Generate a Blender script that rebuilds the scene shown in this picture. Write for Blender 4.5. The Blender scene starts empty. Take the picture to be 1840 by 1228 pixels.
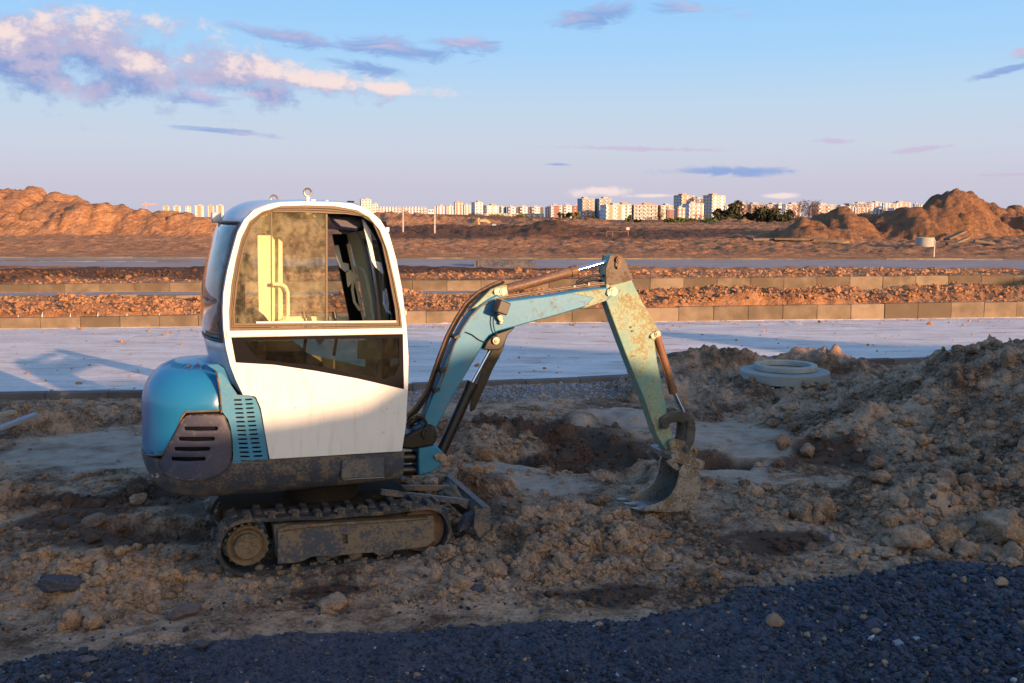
import bpy, bmesh, math, random
import numpy as np
from mathutils import Vector, Matrix
from mathutils.geometry import delaunay_2d_cdt
random.seed(7); RNG = np.random.default_rng(7)
SC = bpy.context.scene
COL = SC.collection
R = math.radians

# ------------------------------------------------------------------ camera
CAM_H = 2.3
F = 1789.0                      # focal length in pixels of the 1840 x 1228 photograph
TH = math.atan2(224, F)         # tilt that puts the horizon at row 390
cam_d = bpy.data.cameras.new('camera'); cam = bpy.data.objects.new('camera', cam_d); COL.objects.link(cam)
cam_d.sensor_width = 36.0; cam_d.lens = 36.0*F/1840; cam_d.clip_start = .1; cam_d.clip_end = 9000
cam.location = (0, 0, CAM_H); cam.rotation_euler = (math.pi/2-TH, 0, 0)
SC.camera = cam

# ------------------------------------------------------------------ light, sky, exposure
SUN_EL = R(8.8); SUN_AZ = R(42)            # sun low, behind the camera and to its right
SUN_DIR = Vector((math.sin(SUN_AZ)*math.cos(SUN_EL), -math.cos(SUN_AZ)*math.cos(SUN_EL), math.sin(SUN_EL)))
sd = bpy.data.lights.new('sun', 'SUN'); sd.energy = 5.0; sd.angle = R(.32); sd.color = (1, .58, .31)
so = bpy.data.objects.new('sun', sd); COL.objects.link(so)
so.rotation_euler = SUN_DIR.to_track_quat('Z', 'Y').to_euler(); so.location = SUN_DIR*60
SC.view_settings.view_transform = 'Standard'; SC.view_settings.look = 'None'
EXPO = .85
SC.view_settings.exposure = EXPO; SC.view_settings.gamma = 1; SC.view_settings.use_curve_mapping = False
SKY_K = .12                                  # background strength

def new_nodes(nt):
    def N(t, **k):
        n = nt.nodes.new(t)
        for a, v in k.items():
            if a == 'inp':
                for i, x in v.items(): n.inputs[i].default_value = x
            else: setattr(n, a, v)
        return n
    def L(a, b): nt.links.new(a, b)
    def M(op, a, b=None, c=None, clamp=False):
        n = nt.nodes.new('ShaderNodeMath'); n.operation = op; n.use_clamp = clamp
        for i, x in enumerate((a, b, c)):
            if x is None: continue
            if isinstance(x, (int, float)): n.inputs[i].default_value = x
            else: nt.links.new(x, n.inputs[i])
        return n.outputs[0]
    def MIX(f, a, b, mode='MIX'):
        n = nt.nodes.new('ShaderNodeMix'); n.data_type = 'RGBA'; n.blend_type = mode
        for i, x in ((0, f), (6, a), (7, b)):
            if isinstance(x, (int, float)): n.inputs[i].default_value = x
            elif isinstance(x, tuple): n.inputs[i].default_value = x if len(x) == 4 else (*x, 1)
            else: nt.links.new(x, n.inputs[i])
        return n.outputs[2]
    def SS(x, a, b, o0=0., o1=1.):
        n = nt.nodes.new('ShaderNodeMapRange'); n.interpolation_type = 'SMOOTHSTEP'
        for i, v in ((1, a), (2, b), (3, o0), (4, o1)): n.inputs[i].default_value = v
        nt.links.new(x, n.inputs[0]); return n.outputs[0]
    return N, L, M, MIX, SS

W = bpy.data.worlds.new('World'); SC.world = W; W.use_nodes = True
nt = W.node_tree; nt.nodes.clear(); N, L, M, MIX, SS = new_nodes(nt)
out = N('ShaderNodeOutputWorld'); bg = N('ShaderNodeBackground'); bg.inputs[1].default_value = SKY_K; L(bg.outputs[0], out.inputs[0])
sky = N('ShaderNodeTexSky'); sky.sky_type = 'NISHITA'; sky.sun_disc = False
sky.sun_elevation = SUN_EL; sky.sun_rotation = math.atan2(SUN_DIR.x, SUN_DIR.y); sky.altitude = 200; sky.air_density = 1.3; sky.dust_density = 2.5; sky.ozone_density = 1.2
tc = N('ShaderNodeTexCoord'); DIR = tc.outputs['Generated']
sep = N('ShaderNodeSeparateXYZ'); L(DIR, sep.inputs[0])
el = M('ARCSINE', sep.outputs[2]); az = M('ARCTAN2', sep.outputs[0], sep.outputs[1])
ramp = N('ShaderNodeValToRGB'); L(M('MULTIPLY', el, 1/1.2, clamp=True), ramp.inputs[0])
cr = ramp.color_ramp; cr.interpolation = 'LINEAR'
stops = [(0, (.55, .55, .67)), (.025, (.60, .58, .69)), (.055, (.61, .66, .77)), (.09, (.54, .69, .85)), (.13, (.40, .66, .95)), (.18, (.31, .61, .97)), (.45, (.20, .44, .86)), (1, (.13, .30, .72))]
while len(cr.elements) < len(stops): cr.elements.new(.5)
for e, (p, c) in zip(cr.elements, stops): e.position = p; e.color = (*c, 1)
gain = 1/(SKY_K*2**EXPO)
sc = N('ShaderNodeVectorMath', operation='SCALE'); L(ramp.outputs[0], sc.inputs[0]); sc.inputs[3].default_value = gain
# nearer the sun the physical sky takes over
dt = N('ShaderNodeVectorMath', operation='DOT_PRODUCT'); L(DIR, dt.inputs[0]); dt.inputs[1].default_value = SUN_DIR
sunside = SS(dt.outputs['Value'], .62, .97)
base_sky = MIX(sunside, sc.outputs[0], sky.outputs[0])
# clouds: banks and wisps, in azimuth / elevation, with lit tops and blue bases
def azel(px, py):
    a = (px-920)/F; b = (614-py)/F; c, s = math.cos(TH), math.sin(TH)
    v = Vector((a, c+b*s, -s+b*c)).normalized(); return math.atan2(v.x, v.y), math.asin(v.z)
cg = bpy.data.node_groups.new('cloud_density', 'ShaderNodeTree')
cg.interface.new_socket('P', in_out='INPUT', socket_type='NodeSocketVector')
cg.interface.new_socket('heap', in_out='OUTPUT', socket_type='NodeSocketFloat')
cg.interface.new_socket('wisp', in_out='OUTPUT', socket_type='NodeSocketFloat')
gN, gL, gM, gMIX, gSS = new_nodes(cg)
gi = gN('NodeGroupInput'); go = gN('NodeGroupOutput')
heaps = [(0, 84, 280, 84, 3), (190, 100, 200, 74, 8), (400, 128, 160, 56, 8), (560, 148, 170, 26, 4), (690, 158, 105, 13, 3), (60, 60, 150, 60, 0),
         (1085, 345, 55, 11, 0), (1395, 352, 30, 5, 0), (1180, 352, 60, 4, 0), (-420, 60, 330, 80, 0), (2500, 200, 330, 60, 0)]
wisps = [(520, 66, 105, 17, 8), (700, 88, 130, 22, 6), (820, 80, 85, 17, 4), (650, 122, 85, 14, 6), (1070, 30, 85, 22, -10), (1240, 18, 100, 12, 5), (1800, 128, 60, 8, -12), (1850, 92, 40, 10, -8),
         (1150, 268, 195, 5, 1.5), (1290, 308, 165, 10, 0), (1500, 255, 42, 6, 3), (1665, 267, 72, 5, -5), (410, 238, 110, 6, 3), (350, 175, 50, 16, 0), (180, 165, 50, 12, 0), (470, 172, 60, 12, 0), (1820, 314, 50, 3, 0), (1000, 296, 30, 3, 2)]
def envelope(lst, P):
    acc = None
    for px, py, rx, ry, ang in lst:
        a, e = azel(px, py)
        mp = gN('ShaderNodeMapping', vector_type='TEXTURE'); gL(P, mp.inputs[0])
        mp.inputs[1].default_value = (a, e, 0); mp.inputs[2].default_value = (0, 0, -R(ang)); mp.inputs[3].default_value = (rx/F, ry/F, 1)
        ln = gN('ShaderNodeVectorMath', operation='LENGTH'); gL(mp.outputs[0], ln.inputs[0])
        v = gM('SUBTRACT', 1.0, ln.outputs['Value']); acc = v if acc is None else gM('MAXIMUM', acc, v)
    return acc
def cnoise(P, sx, sy, det, rough=.6, dist=0.):
    mp = gN('ShaderNodeMapping'); gL(P, mp.inputs[0]); mp.inputs[3].default_value = (sx, sy, 1)
    n = gN('ShaderNodeTexNoise', noise_dimensions='2D'); gL(mp.outputs[0], n.inputs['Vector']); n.inputs['Scale'].default_value = 1; n.inputs['Detail'].default_value = det
    n.inputs['Roughness'].default_value = rough; n.inputs['Distortion'].default_value = dist
    return n.outputs[0]
Pg = gi.outputs[0]
nz = cnoise(Pg, 19, 30, 9, .60); nz2 = cnoise(Pg, 60, 80, 6, .65); nw = cnoise(Pg, 20, 60, 8, .66, .5)
hv = gM('ADD', envelope(heaps, Pg), gM('ADD', gM('MULTIPLY', gM('SUBTRACT', nz, .5), 2.3), gM('MULTIPLY', gM('SUBTRACT', nz2, .5), .9)))
wv = gM('ADD', gM('MULTIPLY', envelope(wisps, Pg), 1.15), gM('MULTIPLY', gM('SUBTRACT', nw, .5), 2.9))
gL(hv, go.inputs[0]); gL(wv, go.inputs[1])
cv = N('ShaderNodeCombineXYZ'); L(az, cv.inputs[0]); L(el, cv.inputs[1])
g1 = N('ShaderNodeGroup'); g1.node_tree = cg; L(cv.outputs[0], g1.inputs[0])
off = N('ShaderNodeVectorMath', operation='ADD'); L(cv.outputs[0], off.inputs[0]); off.inputs[1].default_value = (.008, .020, 0)
g2 = N('ShaderNodeGroup'); g2.node_tree = cg; L(off.outputs[0], g2.inputs[0])
ha = SS(g1.outputs[0], -.12, .75); wa = SS(g1.outputs[1], -.05, .9, 0, .85)
lit = SS(M('SUBTRACT', g1.outputs[0], g2.outputs[0]), -.1, .55); litw = SS(M('SUBTRACT', g1.outputs[1], g2.outputs[1]), 1.0, 3.2)
k = gain
def K(c): return tuple(x*k for x in c)
hd = M('SUBTRACT', g1.outputs[0], g2.outputs[0]); hc = MIX(SS(hd, .25, 1.05), MIX(SS(hd, -.5, .25), K((.24, .35, .66)), K((.50, .48, .68))), K((.92, .76, .74))); wc = MIX(litw, K((.24, .38, .72)), K((.60, .52, .70)))
c1 = MIX(wa, base_sky, wc); c2 = MIX(ha, c1, hc)
L(c2, bg.inputs[0])

# ------------------------------------------------------------------ projection helpers (photograph measurements to metres)
CT, ST = math.cos(TH), math.sin(TH)
def ray(px, py):
    a = (px-920)/F; b = (614-py)/F
    return Vector((a, CT+b*ST, -ST+b*CT))
def ground(px, py, z=0.):
    r = ray(px, py); t = (z-CAM_H)/r.z; return Vector((r.x*t, r.y*t, z))
def at_depth(px, py, d):
    r = ray(px, py); t = d/r.y; return Vector((r.x*t, d, CAM_H+r.z*t))
def project(p):
    z = p.z-CAM_H; d = p.y*CT-z*ST; return 920+F*p.x/d, 614-F*(p.y*ST+z*CT)/d

# ------------------------------------------------------------------ object helpers
def link(o, parent=None):
    COL.objects.link(o)
    if parent is not None: o.parent = parent
    return o
def tag(o, label=None, cat=None, group=None, kind=None):
    if label: o['label'] = label
    if cat: o['category'] = cat
    if group: o['group'] = group
    if kind: o['kind'] = kind
    return o
def thing(name, loc, label, cat, group=None, rz=0):
    o = bpy.data.objects.new(name, None); COL.objects.link(o); o.empty_display_size = .2
    o.location = loc; o.rotation_euler = (0, 0, rz); return tag(o, label, cat, group)
class MB:
    def __init__(s): s.v = []; s.f = []; s.m = []
    def add(s, vs, fs, mi=0):
        b = len(s.v); s.v += [tuple(v) for v in vs]; s.f += [tuple(i+b for i in f) for f in fs]; s.m += [mi]*len(fs); return s
    def box(s, c, d, rot=None, mi=0):
        vs = [Vector((x*d[0]/2, y*d[1]/2, z*d[2]/2)) for x in (-1, 1) for y in (-1, 1) for z in (-1, 1)]
        if rot is not None: vs = [rot @ v for v in vs]
        c = Vector(c); return s.add([v+c for v in vs], [(0, 1, 3, 2), (4, 6, 7, 5), (0, 4, 5, 1), (2, 3, 7, 6), (0, 2, 6, 4), (1, 5, 7, 3)], mi)
    def tube(s, pts, r, seg=10, cap=True, mi=0):
        pts = [Vector(p) for p in pts]; n = len(pts); rr = r if isinstance(r, (list, tuple)) else [r]*n
        vs = []; up = None
        for i, p in enumerate(pts):
            t = (pts[min(i+1, n-1)]-pts[max(i-1, 0)]).normalized()
            if up is None: up = t.orthogonal().normalized()
            up = (up-t*up.dot(t)).normalized(); sd_ = t.cross(up)
            for k_ in range(seg):
                a = 2*math.pi*k_/seg; vs.append(p+(up*math.cos(a)+sd_*math.sin(a))*rr[i])
        fs = [(i*seg+k_, i*seg+(k_+1) % seg, (i+1)*seg+(k_+1) % seg, (i+1)*seg+k_) for i in range(n-1) for k_ in range(seg)]
        if cap: fs += [tuple(reversed(range(seg))), tuple((n-1)*seg+k_ for k_ in range(seg))]
        return s.add(vs, fs, mi)
    def cyl(s, a, b, r, seg=20, r2=None, mi=0): return s.tube([a, b], [r, r if r2 is None else r2], seg, True, mi)
    def prism(s, poly, y0, y1, mi=0):          # poly: (x, z) pairs, extruded along y
        a = sum(poly[i][0]*poly[(i+1) % len(poly)][1]-poly[(i+1) % len(poly)][0]*poly[i][1] for i in range(len(poly)))
        if a < 0: poly = list(reversed(poly))
        n = len(poly); vs = [(p[0], y0, p[1]) for p in poly]+[(p[0], y1, p[1]) for p in poly]
        return s.add(vs, [tuple(range(n)), tuple(reversed(range(n, 2*n)))]+[(i, i+n, (i+1) % n+n, (i+1) % n) for i in range(n)], mi)
    def mesh(s, name, mats, smooth=False):
        me = bpy.data.meshes.new(name); me.from_pydata(s.v, [], s.f)
        for m in (mats if isinstance(mats, (list, tuple)) else [mats]): me.materials.append(m)
        if any(s.m): me.polygons.foreach_set('material_index', s.m)
        if smooth:
            me.polygons.foreach_set('use_smooth', [True]*len(s.f))
            try: me.set_sharp_from_angle(angle=R(smooth if smooth is not True else 40))
            except Exception: pass
        me.update(); return me
    def build(s, name, mats, parent=None, smooth=False, bevel=0, seg=2, fix=False):
        o = link(bpy.data.objects.new(name, s.mesh(name, mats, smooth)), parent)
        if fix:
            bm = bmesh.new(); bm.from_mesh(o.data); bmesh.ops.recalc_face_normals(bm, faces=bm.faces); bm.to_mesh(o.data); bm.free()
        if bevel:
            b = o.modifiers.new('bevel', 'BEVEL'); b.width = bevel; b.segments = seg; b.limit_method = 'ANGLE'; b.angle_limit = R(35)
            o.data.polygons.foreach_set('use_smooth', [True]*len(o.data.polygons))
            try: o.data.set_sharp_from_angle(angle=R(40))
            except Exception: pass
            b.harden_normals = False
        return o
def copy_tree(o, parent=None):
    c = o.copy(); COL.objects.link(c); c.parent = parent
    for ch in [x for x in bpy.data.objects if x.parent == o]: copy_tree(ch, c)
    return c

# ------------------------------------------------------------------ numpy noise
def _h(ix, iy, s):
    a = (ix.astype(np.int64)*374761393+iy.astype(np.int64)*668265263+s*2147483647) & 0xffffffff
    a = ((a ^ (a >> 13))*1274126177) & 0xffffffff; a = ((a ^ (a >> 16))*2246822519) & 0xffffffff
    return ((a ^ (a >> 15)) & 0xffffff)/float(0xffffff)
def vnoise(x, y, s=0):
    ix, iy = np.floor(x), np.floor(y); fx, fy = x-ix, y-iy; fx = fx*fx*fx*(fx*(fx*6-15)+10); fy = fy*fy*fy*(fy*(fy*6-15)+10)
    a, b, c, d = _h(ix, iy, s), _h(ix+1, iy, s), _h(ix, iy+1, s), _h(ix+1, iy+1, s)
    return (a+(b-a)*fx+(c-a)*fy+(a-b-c+d)*fx*fy)*2-1
def fbm(x, y, o=4, s=0, g=.5):
    r = 0.; a = 1.; t = 0.
    for i in range(o): r = r+a*vnoise(x*2**i+i*17.3, y*2**i-i*9.1, s+i); t += a; a *= g
    return r/t
def domes(x, y, size, s=0, keep=.7):            # lumps: domes of uneven height round random centres
    x = x/size; y = y/size; wx = x+.25*vnoise(x*2.3, y*2.3, s+5); wy = y+.25*vnoise(x*2.3+9, y*2.3, s+6)
    ix, iy = np.floor(wx), np.floor(wy); best = np.zeros_like(x)
    for dx in (-1, 0, 1):
        for dy in (-1, 0, 1):
            cx, cy = ix+dx, iy+dy; hx = cx+_h(cx, cy, s+1); hy = cy+_h(cx, cy, s+2); k_ = _h(cx, cy, s+3); rr = .35+.55*_h(cx, cy, s+4)
            d2 = ((wx-hx)**2+(wy-hy)**2)/(rr*rr)
            tx = _h(cx, cy, s+7)-.5; ty = _h(cx, cy, s+8)-.5; v = np.where(k_ < keep, rr*np.clip(1.45*(1-np.sqrt(d2)), 0, np.clip(.78+1.3*(tx*(wx-hx)+ty*(wy-hy))/rr, .2, 1.2)), 0); best = np.maximum(best, v)
    return best
def sstep(x, a, b):
    t = np.clip((x-a)/(b-a), 0, 1); return t*t*(3-2*t)

# ------------------------------------------------------------------ terrain
P2 = lambda L_: (np.array([ground(a, b).x for a, b in L_]), np.array([ground(a, b).y for a, b in L_]))
K1 = P2([(-300, 594), (0, 591), (1840, 570), (2200, 566)])
KN = P2([(-400, 716), (0, 709), (250, 706), (740, 692), (1000, 683), (1130, 677), (1230, 668), (1330, 659), (1500, 650), (1700, 643), (2100, 634)])
GR = P2([(-600, 1230), (-60, 1205), (0, 1197), (55, 1174), (139, 1162), (278, 1162), (400, 1143), (540, 1125), (780, 1131), (982, 1113), (1149, 1110), (1275, 1082), (1327, 1058), (1471, 1041), (1558, 1030), (1679, 1003), (1840, 1012), (2100, 990)])
k1 = lambda x: np.interp(x, *K1); kn = lambda x: np.interp(x, *KN); gr = lambda x: np.interp(x, *GR)-np.interp(x, [-2, 1, 4], [.16, .10, .05])
# terraced strips beyond, each line as (x, y) of its near edge at its level
def line(a, b, z):
    p, q = ground(a[0], a[1], z), ground(b[0], b[1], z); m_ = (q.y-p.y)/(q.x-p.x); return lambda x: p.y+(x-p.x)*m_
Z2, Z3 = .28, .52
k2 = line((0, 538), (1840, 527), Z2); k3 = line((0, 524), (1840, 518), Z2); r3a = line((0, 480), (1840, 484), Z3); r3b = line((0, 464), (1840, 468), Z3)
SPOTS = dict(
 silt=[(150, 822, 200, 42), (200, 785, 130, 20), (1120, 752, 95, 22), (1300, 785, 130, 42), (980, 870, 120, 20), (1330, 860, 120, 30), (900, 838, 90, 20)],
 sand=[(860, 1105, 190, 20), (1430, 1030, 150, 16), (600, 1090, 140, 24), (60, 1135, 220, 30), (330, 1122, 260, 26), (1150, 1065, 170, 24), (1330, 960, 90, 30), (420, 1075, 120, 20)],
 dark=[(60, 812, 130, 20), (1040, 800, 150, 40), (1290, 836, 110, 22), (200, 905, 220, 30), (560, 900, 260, 50), (1080, 1078, 150, 22), (1400, 975, 110, 20), (300, 960, 170, 30), (900, 770, 90, 18), (1480, 830, 120, 18), (560, 1070, 90, 16), (130, 935, 120, 20)],  # darker soil patches, also over pits and under the machine
 pit=[(1020, 812, 150, 34), (1290, 838, 100, 20), (1130, 850, 60, 22), (60, 772, 120, 12), (330, 950, 160, 20), (1420, 790, 60, 14)],
 lump=[(1020, 985, 240, 62), (180, 1050, 230, 60), (820, 850, 100, 50), (1180, 940, 130, 30), (120, 900, 220, 26), (1250, 690, 180, 60), (1420, 720, 200, 50), (120, 745, 200, 22), (900, 800, 200, 60), (1000, 1030, 200, 20), (930, 760, 120, 20), (1400, 900, 120, 40)],
 rise=[(1000, 990, 190, 40), (150, 1065, 180, 45), (1120, 745, 110, 16), (90, 750, 110, 18), (1290, 700, 150, 20), (870, 880, 70, 20)])
_sp = {}
for k_, v_ in SPOTS.items():
    _sp[k_] = []
    for px, py, rx, ry in v_:
        c = ground(px, py); a = ground(px, py-ry); b = ground(px, py+ry); _sp[k_].append((c.x, (a.y+b.y)/2, rx*c.y/F, (a.y-b.y)/2))
def spots(kind, x, y, wx, wy):
    r = np.zeros_like(x)
    for cx, cy, rx, ry in _sp[kind]:
        m_ = 1-np.sqrt(((x+wx*rx*.6-cx)/rx)**2+((y+wy*ry*.8-cy)/ry)**2); r = np.maximum(r, sstep(m_, 0, .45))
    return r
def sil(L_, D):                                  # skyline of a heap seen at distance D: azimuth ratio -> height
    a = [at_depth(px, py, D) for px, py in L_]; return np.array([p.x/D for p in a]), np.array([p.z for p in a])
ML = sil([(-900, 420), (-500, 372), (-200, 345), (-60, 338), (0, 338), (40, 337), (80, 345), (105, 356), (130, 366), (152, 372), (200, 370), (232, 377), (262, 388), (290, 386), (318, 384), (340, 381), (370, 392), (400, 402), (440, 425), (470, 440)], 84)
MR = sil([(1390, 440), (1419, 412), (1444, 400), (1478, 385), (1495, 391), (1518, 386), (1560, 387), (1617, 389), (1653, 381), (1673, 375), (1690, 364), (1705, 353), (1716, 351), (1727, 355), (1734, 370), (1744, 379), (1766, 371), (1789, 371), (1815, 377), (1840, 382), (1900, 390), (2100, 380), (2300, 400), (2500, 440)], 72)
MF = sil([(1395, 440), (1420, 424), (1445, 404), (1470, 399), (1495, 408), (1508, 424), (1520, 440)], 66)
FAR = sil([(-400, 400), (250, 400), (640, 389), (690, 385), (760, 385), (860, 387), (960, 392), (1040, 398), (1140, 404), (1250, 401), (1400, 402), (1500, 398), (2200, 398)], 330)
def cones(L_):
    return [(at_depth(px, py, D).x, D, at_depth(px, py, D).z-Z3-.25+(.25 if sl > .6 else 0), sl) for px, py, D, sl in L_]
CONR = cones([(1704, 349, 72, .92), (1690, 364, 69, .8), (1664, 378, 68, .7), (1640, 386, 70, .6), (1600, 388, 72, .6), (1560, 387, 71, .6), (1522, 387, 69, .62), (1490, 393, 70, .6), (1450, 398, 65, .6), (1432, 408, 64, .6), (1768, 369, 75, .72), (1800, 370, 76, .6), (1840, 376, 77, .5), (1880, 378, 77, .5), (1920, 380, 80, .5), (1980, 378, 84, .5), (2080, 382, 84, .5)])
CONL = cones([(40, 338, 86, .45), (0, 340, 86, .45), (-60, 340, 88, .45), (84, 348, 85, .5), (118, 364, 82, .5), (150, 371, 80, .5), (178, 372, 80, .5), (205, 370, 80, .55), (232, 377, 80, .55), (262, 387, 80, .55), (292, 386, 78, .55), (320, 383, 78, .55), (346, 384, 77, .55), (372, 394, 76, .55), (-150, 345, 88, .45), (-260, 352, 88, .45), (-400, 360, 90, .45)])
ORG = sil([(640, 400), (700, 391), (760, 394), (830, 400), (880, 405), (905, 409), (930, 402), (970, 404), (1010, 405), (1060, 400), (1090, 408), (1130, 412), (1180, 414), (1270, 414), (1300, 404), (1330, 403), (1360, 411), (1420, 408), (1500, 410)], 150)
DRK = sil([(640, 440), (690, 418), (740, 416), (800, 414), (860, 414), (940, 416), (970, 408), (1000, 407), (1040, 418), (1100, 424), (1200, 430), (1380, 438)], 78)
kt1 = lambda x: np.interp(x, [-11, 12], [.215, .36]); kt3 = lambda x: np.interp(x, [-14, 16], [.47, .66])
MCH = ground(600, 1020); YAW = R(20); PIT = R(1.7)
def over(mask, x, y, fn):                        # evaluate a costly noise only where it is used
    r = np.zeros(x.shape)
    if mask.any(): r[mask] = fn(x[mask], y[mask])
    return r
BW = Vector((1.14, 7.70))
def terrain(x, y, detail=True):
    x = np.asarray(x, float); y = np.asarray(y, float); r = np.hypot(x, y); yy = np.maximum(y, .5); u = np.where(y > .5, x/yy, np.sign(x)*9)
    reg = np.zeros(x.shape, int)
    K, Kn, k2_, k3_, ra, rb, G = k1(x)+.06, kn(x)+.05, k2(x)+.06, k3(x)+.06, r3a(x), r3b(x), gr(x)
    nr_ = (y < Kn+2) & (r < 34)
    near = y < Kn; wx = over(nr_, x, y, lambda x, y: fbm(x*1.7, y*1.7, 3, 11)); wy = over(nr_, x, y, lambda x, y: fbm(x*1.7+31, y*1.7, 3, 12))
    silt, dark, pit, lump, rise, sand = (spots(k_, x, y, wx, wy) for k_ in ('silt', 'dark', 'pit', 'lump', 'rise', 'sand'))
    # near ground
    z = .05*fbm(x*.7, y*.7, 3, 1)-.09*sstep(y, 10.2, 12.2)
    z = z+.11*rise-.16*pit
    # heap on the right of the photograph, and the bank round the manhole
    hp = np.zeros_like(x)
    for cx, cy, rx, ry, a in ((6.4, 10.6, 3.9, 4.0, .92), (4.9, 9.4, 1.9, 2.2, .18), (3.4, 7.6, 1.4, 1.1, .18), (5.0, 7.8, 1.6, 1.3, .22), (3.0, 15.0, 1.3, 1.1, .36), (4.6, 15.3, 1.6, .9, .28), (6.0, 13.0, 1.7, 1.5, .35), (3.0, 9.7, 1.1, .8, .12), (9.5, 9.5, 4, 4, .6)):
        t = np.sqrt(((x-cx+wx*.35)/rx)**2+((y-cy+wy*.3)/ry)**2); hp = hp+a*np.cos(np.clip(t, 0, 1)*math.pi/2)**2
    ring = np.exp(-(((x-3.67)/.78)**2+((y-13.1)/.80)**2)**2)
    hp = hp*(1-ring)+.12*ring; hp = np.where(y > 16.6, 0, hp)
    heapm = sstep(hp, .04, .14); reg = np.where((hp > .07), 4, reg)
    # loose soil
    lum = np.clip(lump*.9+heapm*1.0*(1-ring)+.22, 0, 1.1)*(1-.86*silt)*(1-.72*sand)
    z = z+hp
    gm = sstep(G-y, -.04, .05); reg = np.where((y < G) & (reg == 0), 8, reg)
    mx = x-MCH.x+.1; my = y-MCH.y-.4; cy_, sy_ = math.cos(YAW), math.sin(YAW); lx = mx*cy_+my*sy_; ly = -mx*sy_+my*cy_
    under = np.exp(-((lx/1.05)**4+(ly/.62)**4)); lum = lum*(1-.75*under); z = z*(1-under)
    if detail:
        n = over(nr_, x, y, lambda x, y: .030*fbm(x*2.5, y*2.5, 4, 21))+over(nr_, x, y, lambda x, y: .012*fbm(x*14, y*14, 3, 22))*(1-.7*silt)
        fine = nr_ & (r < 17) & (x > -9) & (x < 9) & (y > 2) & ~(y < G-.1)
        d = over(fine & (heapm > 0), x, y, lambda x, y: .17*domes(x, y, .42, 31, .38))*heapm+over(fine, x, y, lambda x, y: .10*domes(x, y, .24, 35, .5)+.085*domes(x+.1, y, .13, 41, .6)+.07*domes(x, y, .065, 51, .6))
        nearz = n*(.5+.5*lum)*(1-.5*gm)+d*lum*(1-gm)*.75
        # tread prints pressed in silt
        z = z+np.where(near, nearz, 0)
        z = z+gm*over((gm > 0) & (r < 12), x, y, lambda x, y: .020*fbm(x*3, y*3, 3, 61)+.022*domes(x, y, .05, 62, .6)+.03*domes(x, y, .12, 63, .12))
    z = z+gm*.035
    bm_ = np.exp(-(((x-BW.x)/.72)**2+((y-BW.y)/.58)**2)**2); z = z*(1-bm_)-.050*bm_
    z = np.where((y > 10) & (r > 34), 0, z)
    # carriageway and terraces
    road = (y >= Kn) & (y < K)
    zr = over(road, x, y, lambda x, y: .006*fbm(x*.5, y*.5, 3, 71)+.004*fbm(x*6, y*6, 3, 72)+sstep(fbm(x*.55+5, y*1.3, 3, 73), .35, .6)*sstep(k1(x)-y, 3.0, .3)*.05*domes(x, y, .16, 74, .5))
    spill = road & (hp > .05); z = np.where(road, np.where(spill, np.maximum(zr, hp-.04), zr), z); reg = np.where(road & ~spill, 1, reg)
    st1 = (y >= K) & (y < k2_)
    w1 = sstep(y-K, 0, .25)*sstep(k2_-y, 0, .5)
    z1 = kt1(x)-.05+w1*over(st1, x, y, lambda x, y: (.16*(.8+fbm(x*.6, y*.8, 3, 81))+.14*domes(x, y, .9, 82, .5)+.09*domes(x, y, .32, 84, .7)+.08*domes(x, y, .15, 86, .7))*(.2+.8*sstep(fbm(x*.25, y*.4+3, 2, 83), -.4, .4)))
    z = np.where(st1, z1, z)
    st2 = (y >= k2_) & (y < k3_); z = np.where(st2, Z2-.02+over(st2, x, y, lambda x, y: .01*fbm(x*.6, y*.6, 2, 85)), z); reg = np.where(st2, 2, reg)
    st3 = (y >= k3_) & (y < ra); w3 = sstep(y-k3_, .2, .6)*sstep(ra-y, 0, 1)
    z = np.where(st3, kt3(x)-.06+(Z3-kt3(x)+.06)*sstep(y-k3_, .3, 2.5)+w3*over(st3, x, y, lambda x, y: .09*domes(x, y, 1.0, 91, .5)+.08*domes(x, y, .45, 92, .6)+.10*(fbm(x*.3, y*.5, 3, 93)+.1)), z)
    st4 = (y >= ra) & (y < rb); z = np.where(st4, Z3, z); reg = np.where(st4, 3, reg)
    bey = (y >= rb); t = y-rb
    zb = Z3+.012*np.clip(t, 0, 60)+over(bey, x, y, lambda x, y: .16*fbm(x*.15, y*.15, 4, 95)+.16*domes(x, y, 1.5, 96, .5)+.16*domes(x, y, .6, 97, .6))*sstep(t, 0, 8)
    zb = zb*(1-sstep(r, 150, 300))+sstep(r, 150, 300)*(np.interp(u, *FAR)+.0*r)
    def ridge(S, D, wf, wb, rough, s, seg=1.0):
        top = np.interp(u, S[0], S[1], left=-9, right=-9)
        m_ = np.where(r < D, np.clip(1-((D-y)/wf), 0, 1), np.clip(1-(y-D)/wb, 0, 1))
        act = bey & (m_ > 0) & (top > -5)
        er = over(act, x, y, lambda x, y: fbm(x*.10*seg, y*.07*seg, 4, s, .55)); er2 = over(act, x, y, lambda x, y: domes(x, y, 4.5/seg, s+7, .8)); er3 = over(act, x, y, lambda x, y: domes(x, y, 1.7/seg, s+8, .8)); er4 = over(act, x, y, lambda x, y: .6*fbm(x*.9, y*.9, 3, s+9)+.9*domes(x, y, .7, s+3, .6))
        gul = over(act, x, y, lambda x, y: 1-np.abs(fbm(x*.16+.3*fbm(x*.1, y*.1, 2, s+2), y*.05, 3, s+12))*3)       # gullies down the face
        m2 = sstep(np.clip(m_+(.30*er+.16*er2-.18*np.clip(gul, 0, 1))*(m_ > 0)*(1-m_)*1.6, 0, 1), 0, .92)
        return (top-Z3-.3)*m2+rough*(er2*.55+er3*.45-.2)*m2*(1-.75*m2**6)+rough*.42*er4*m2, m2
    orange = np.where(y > K-.3, 1., 0.)  # far soil mask; its orange carries part of the sunlight
    mound = np.zeros_like(x)
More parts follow.
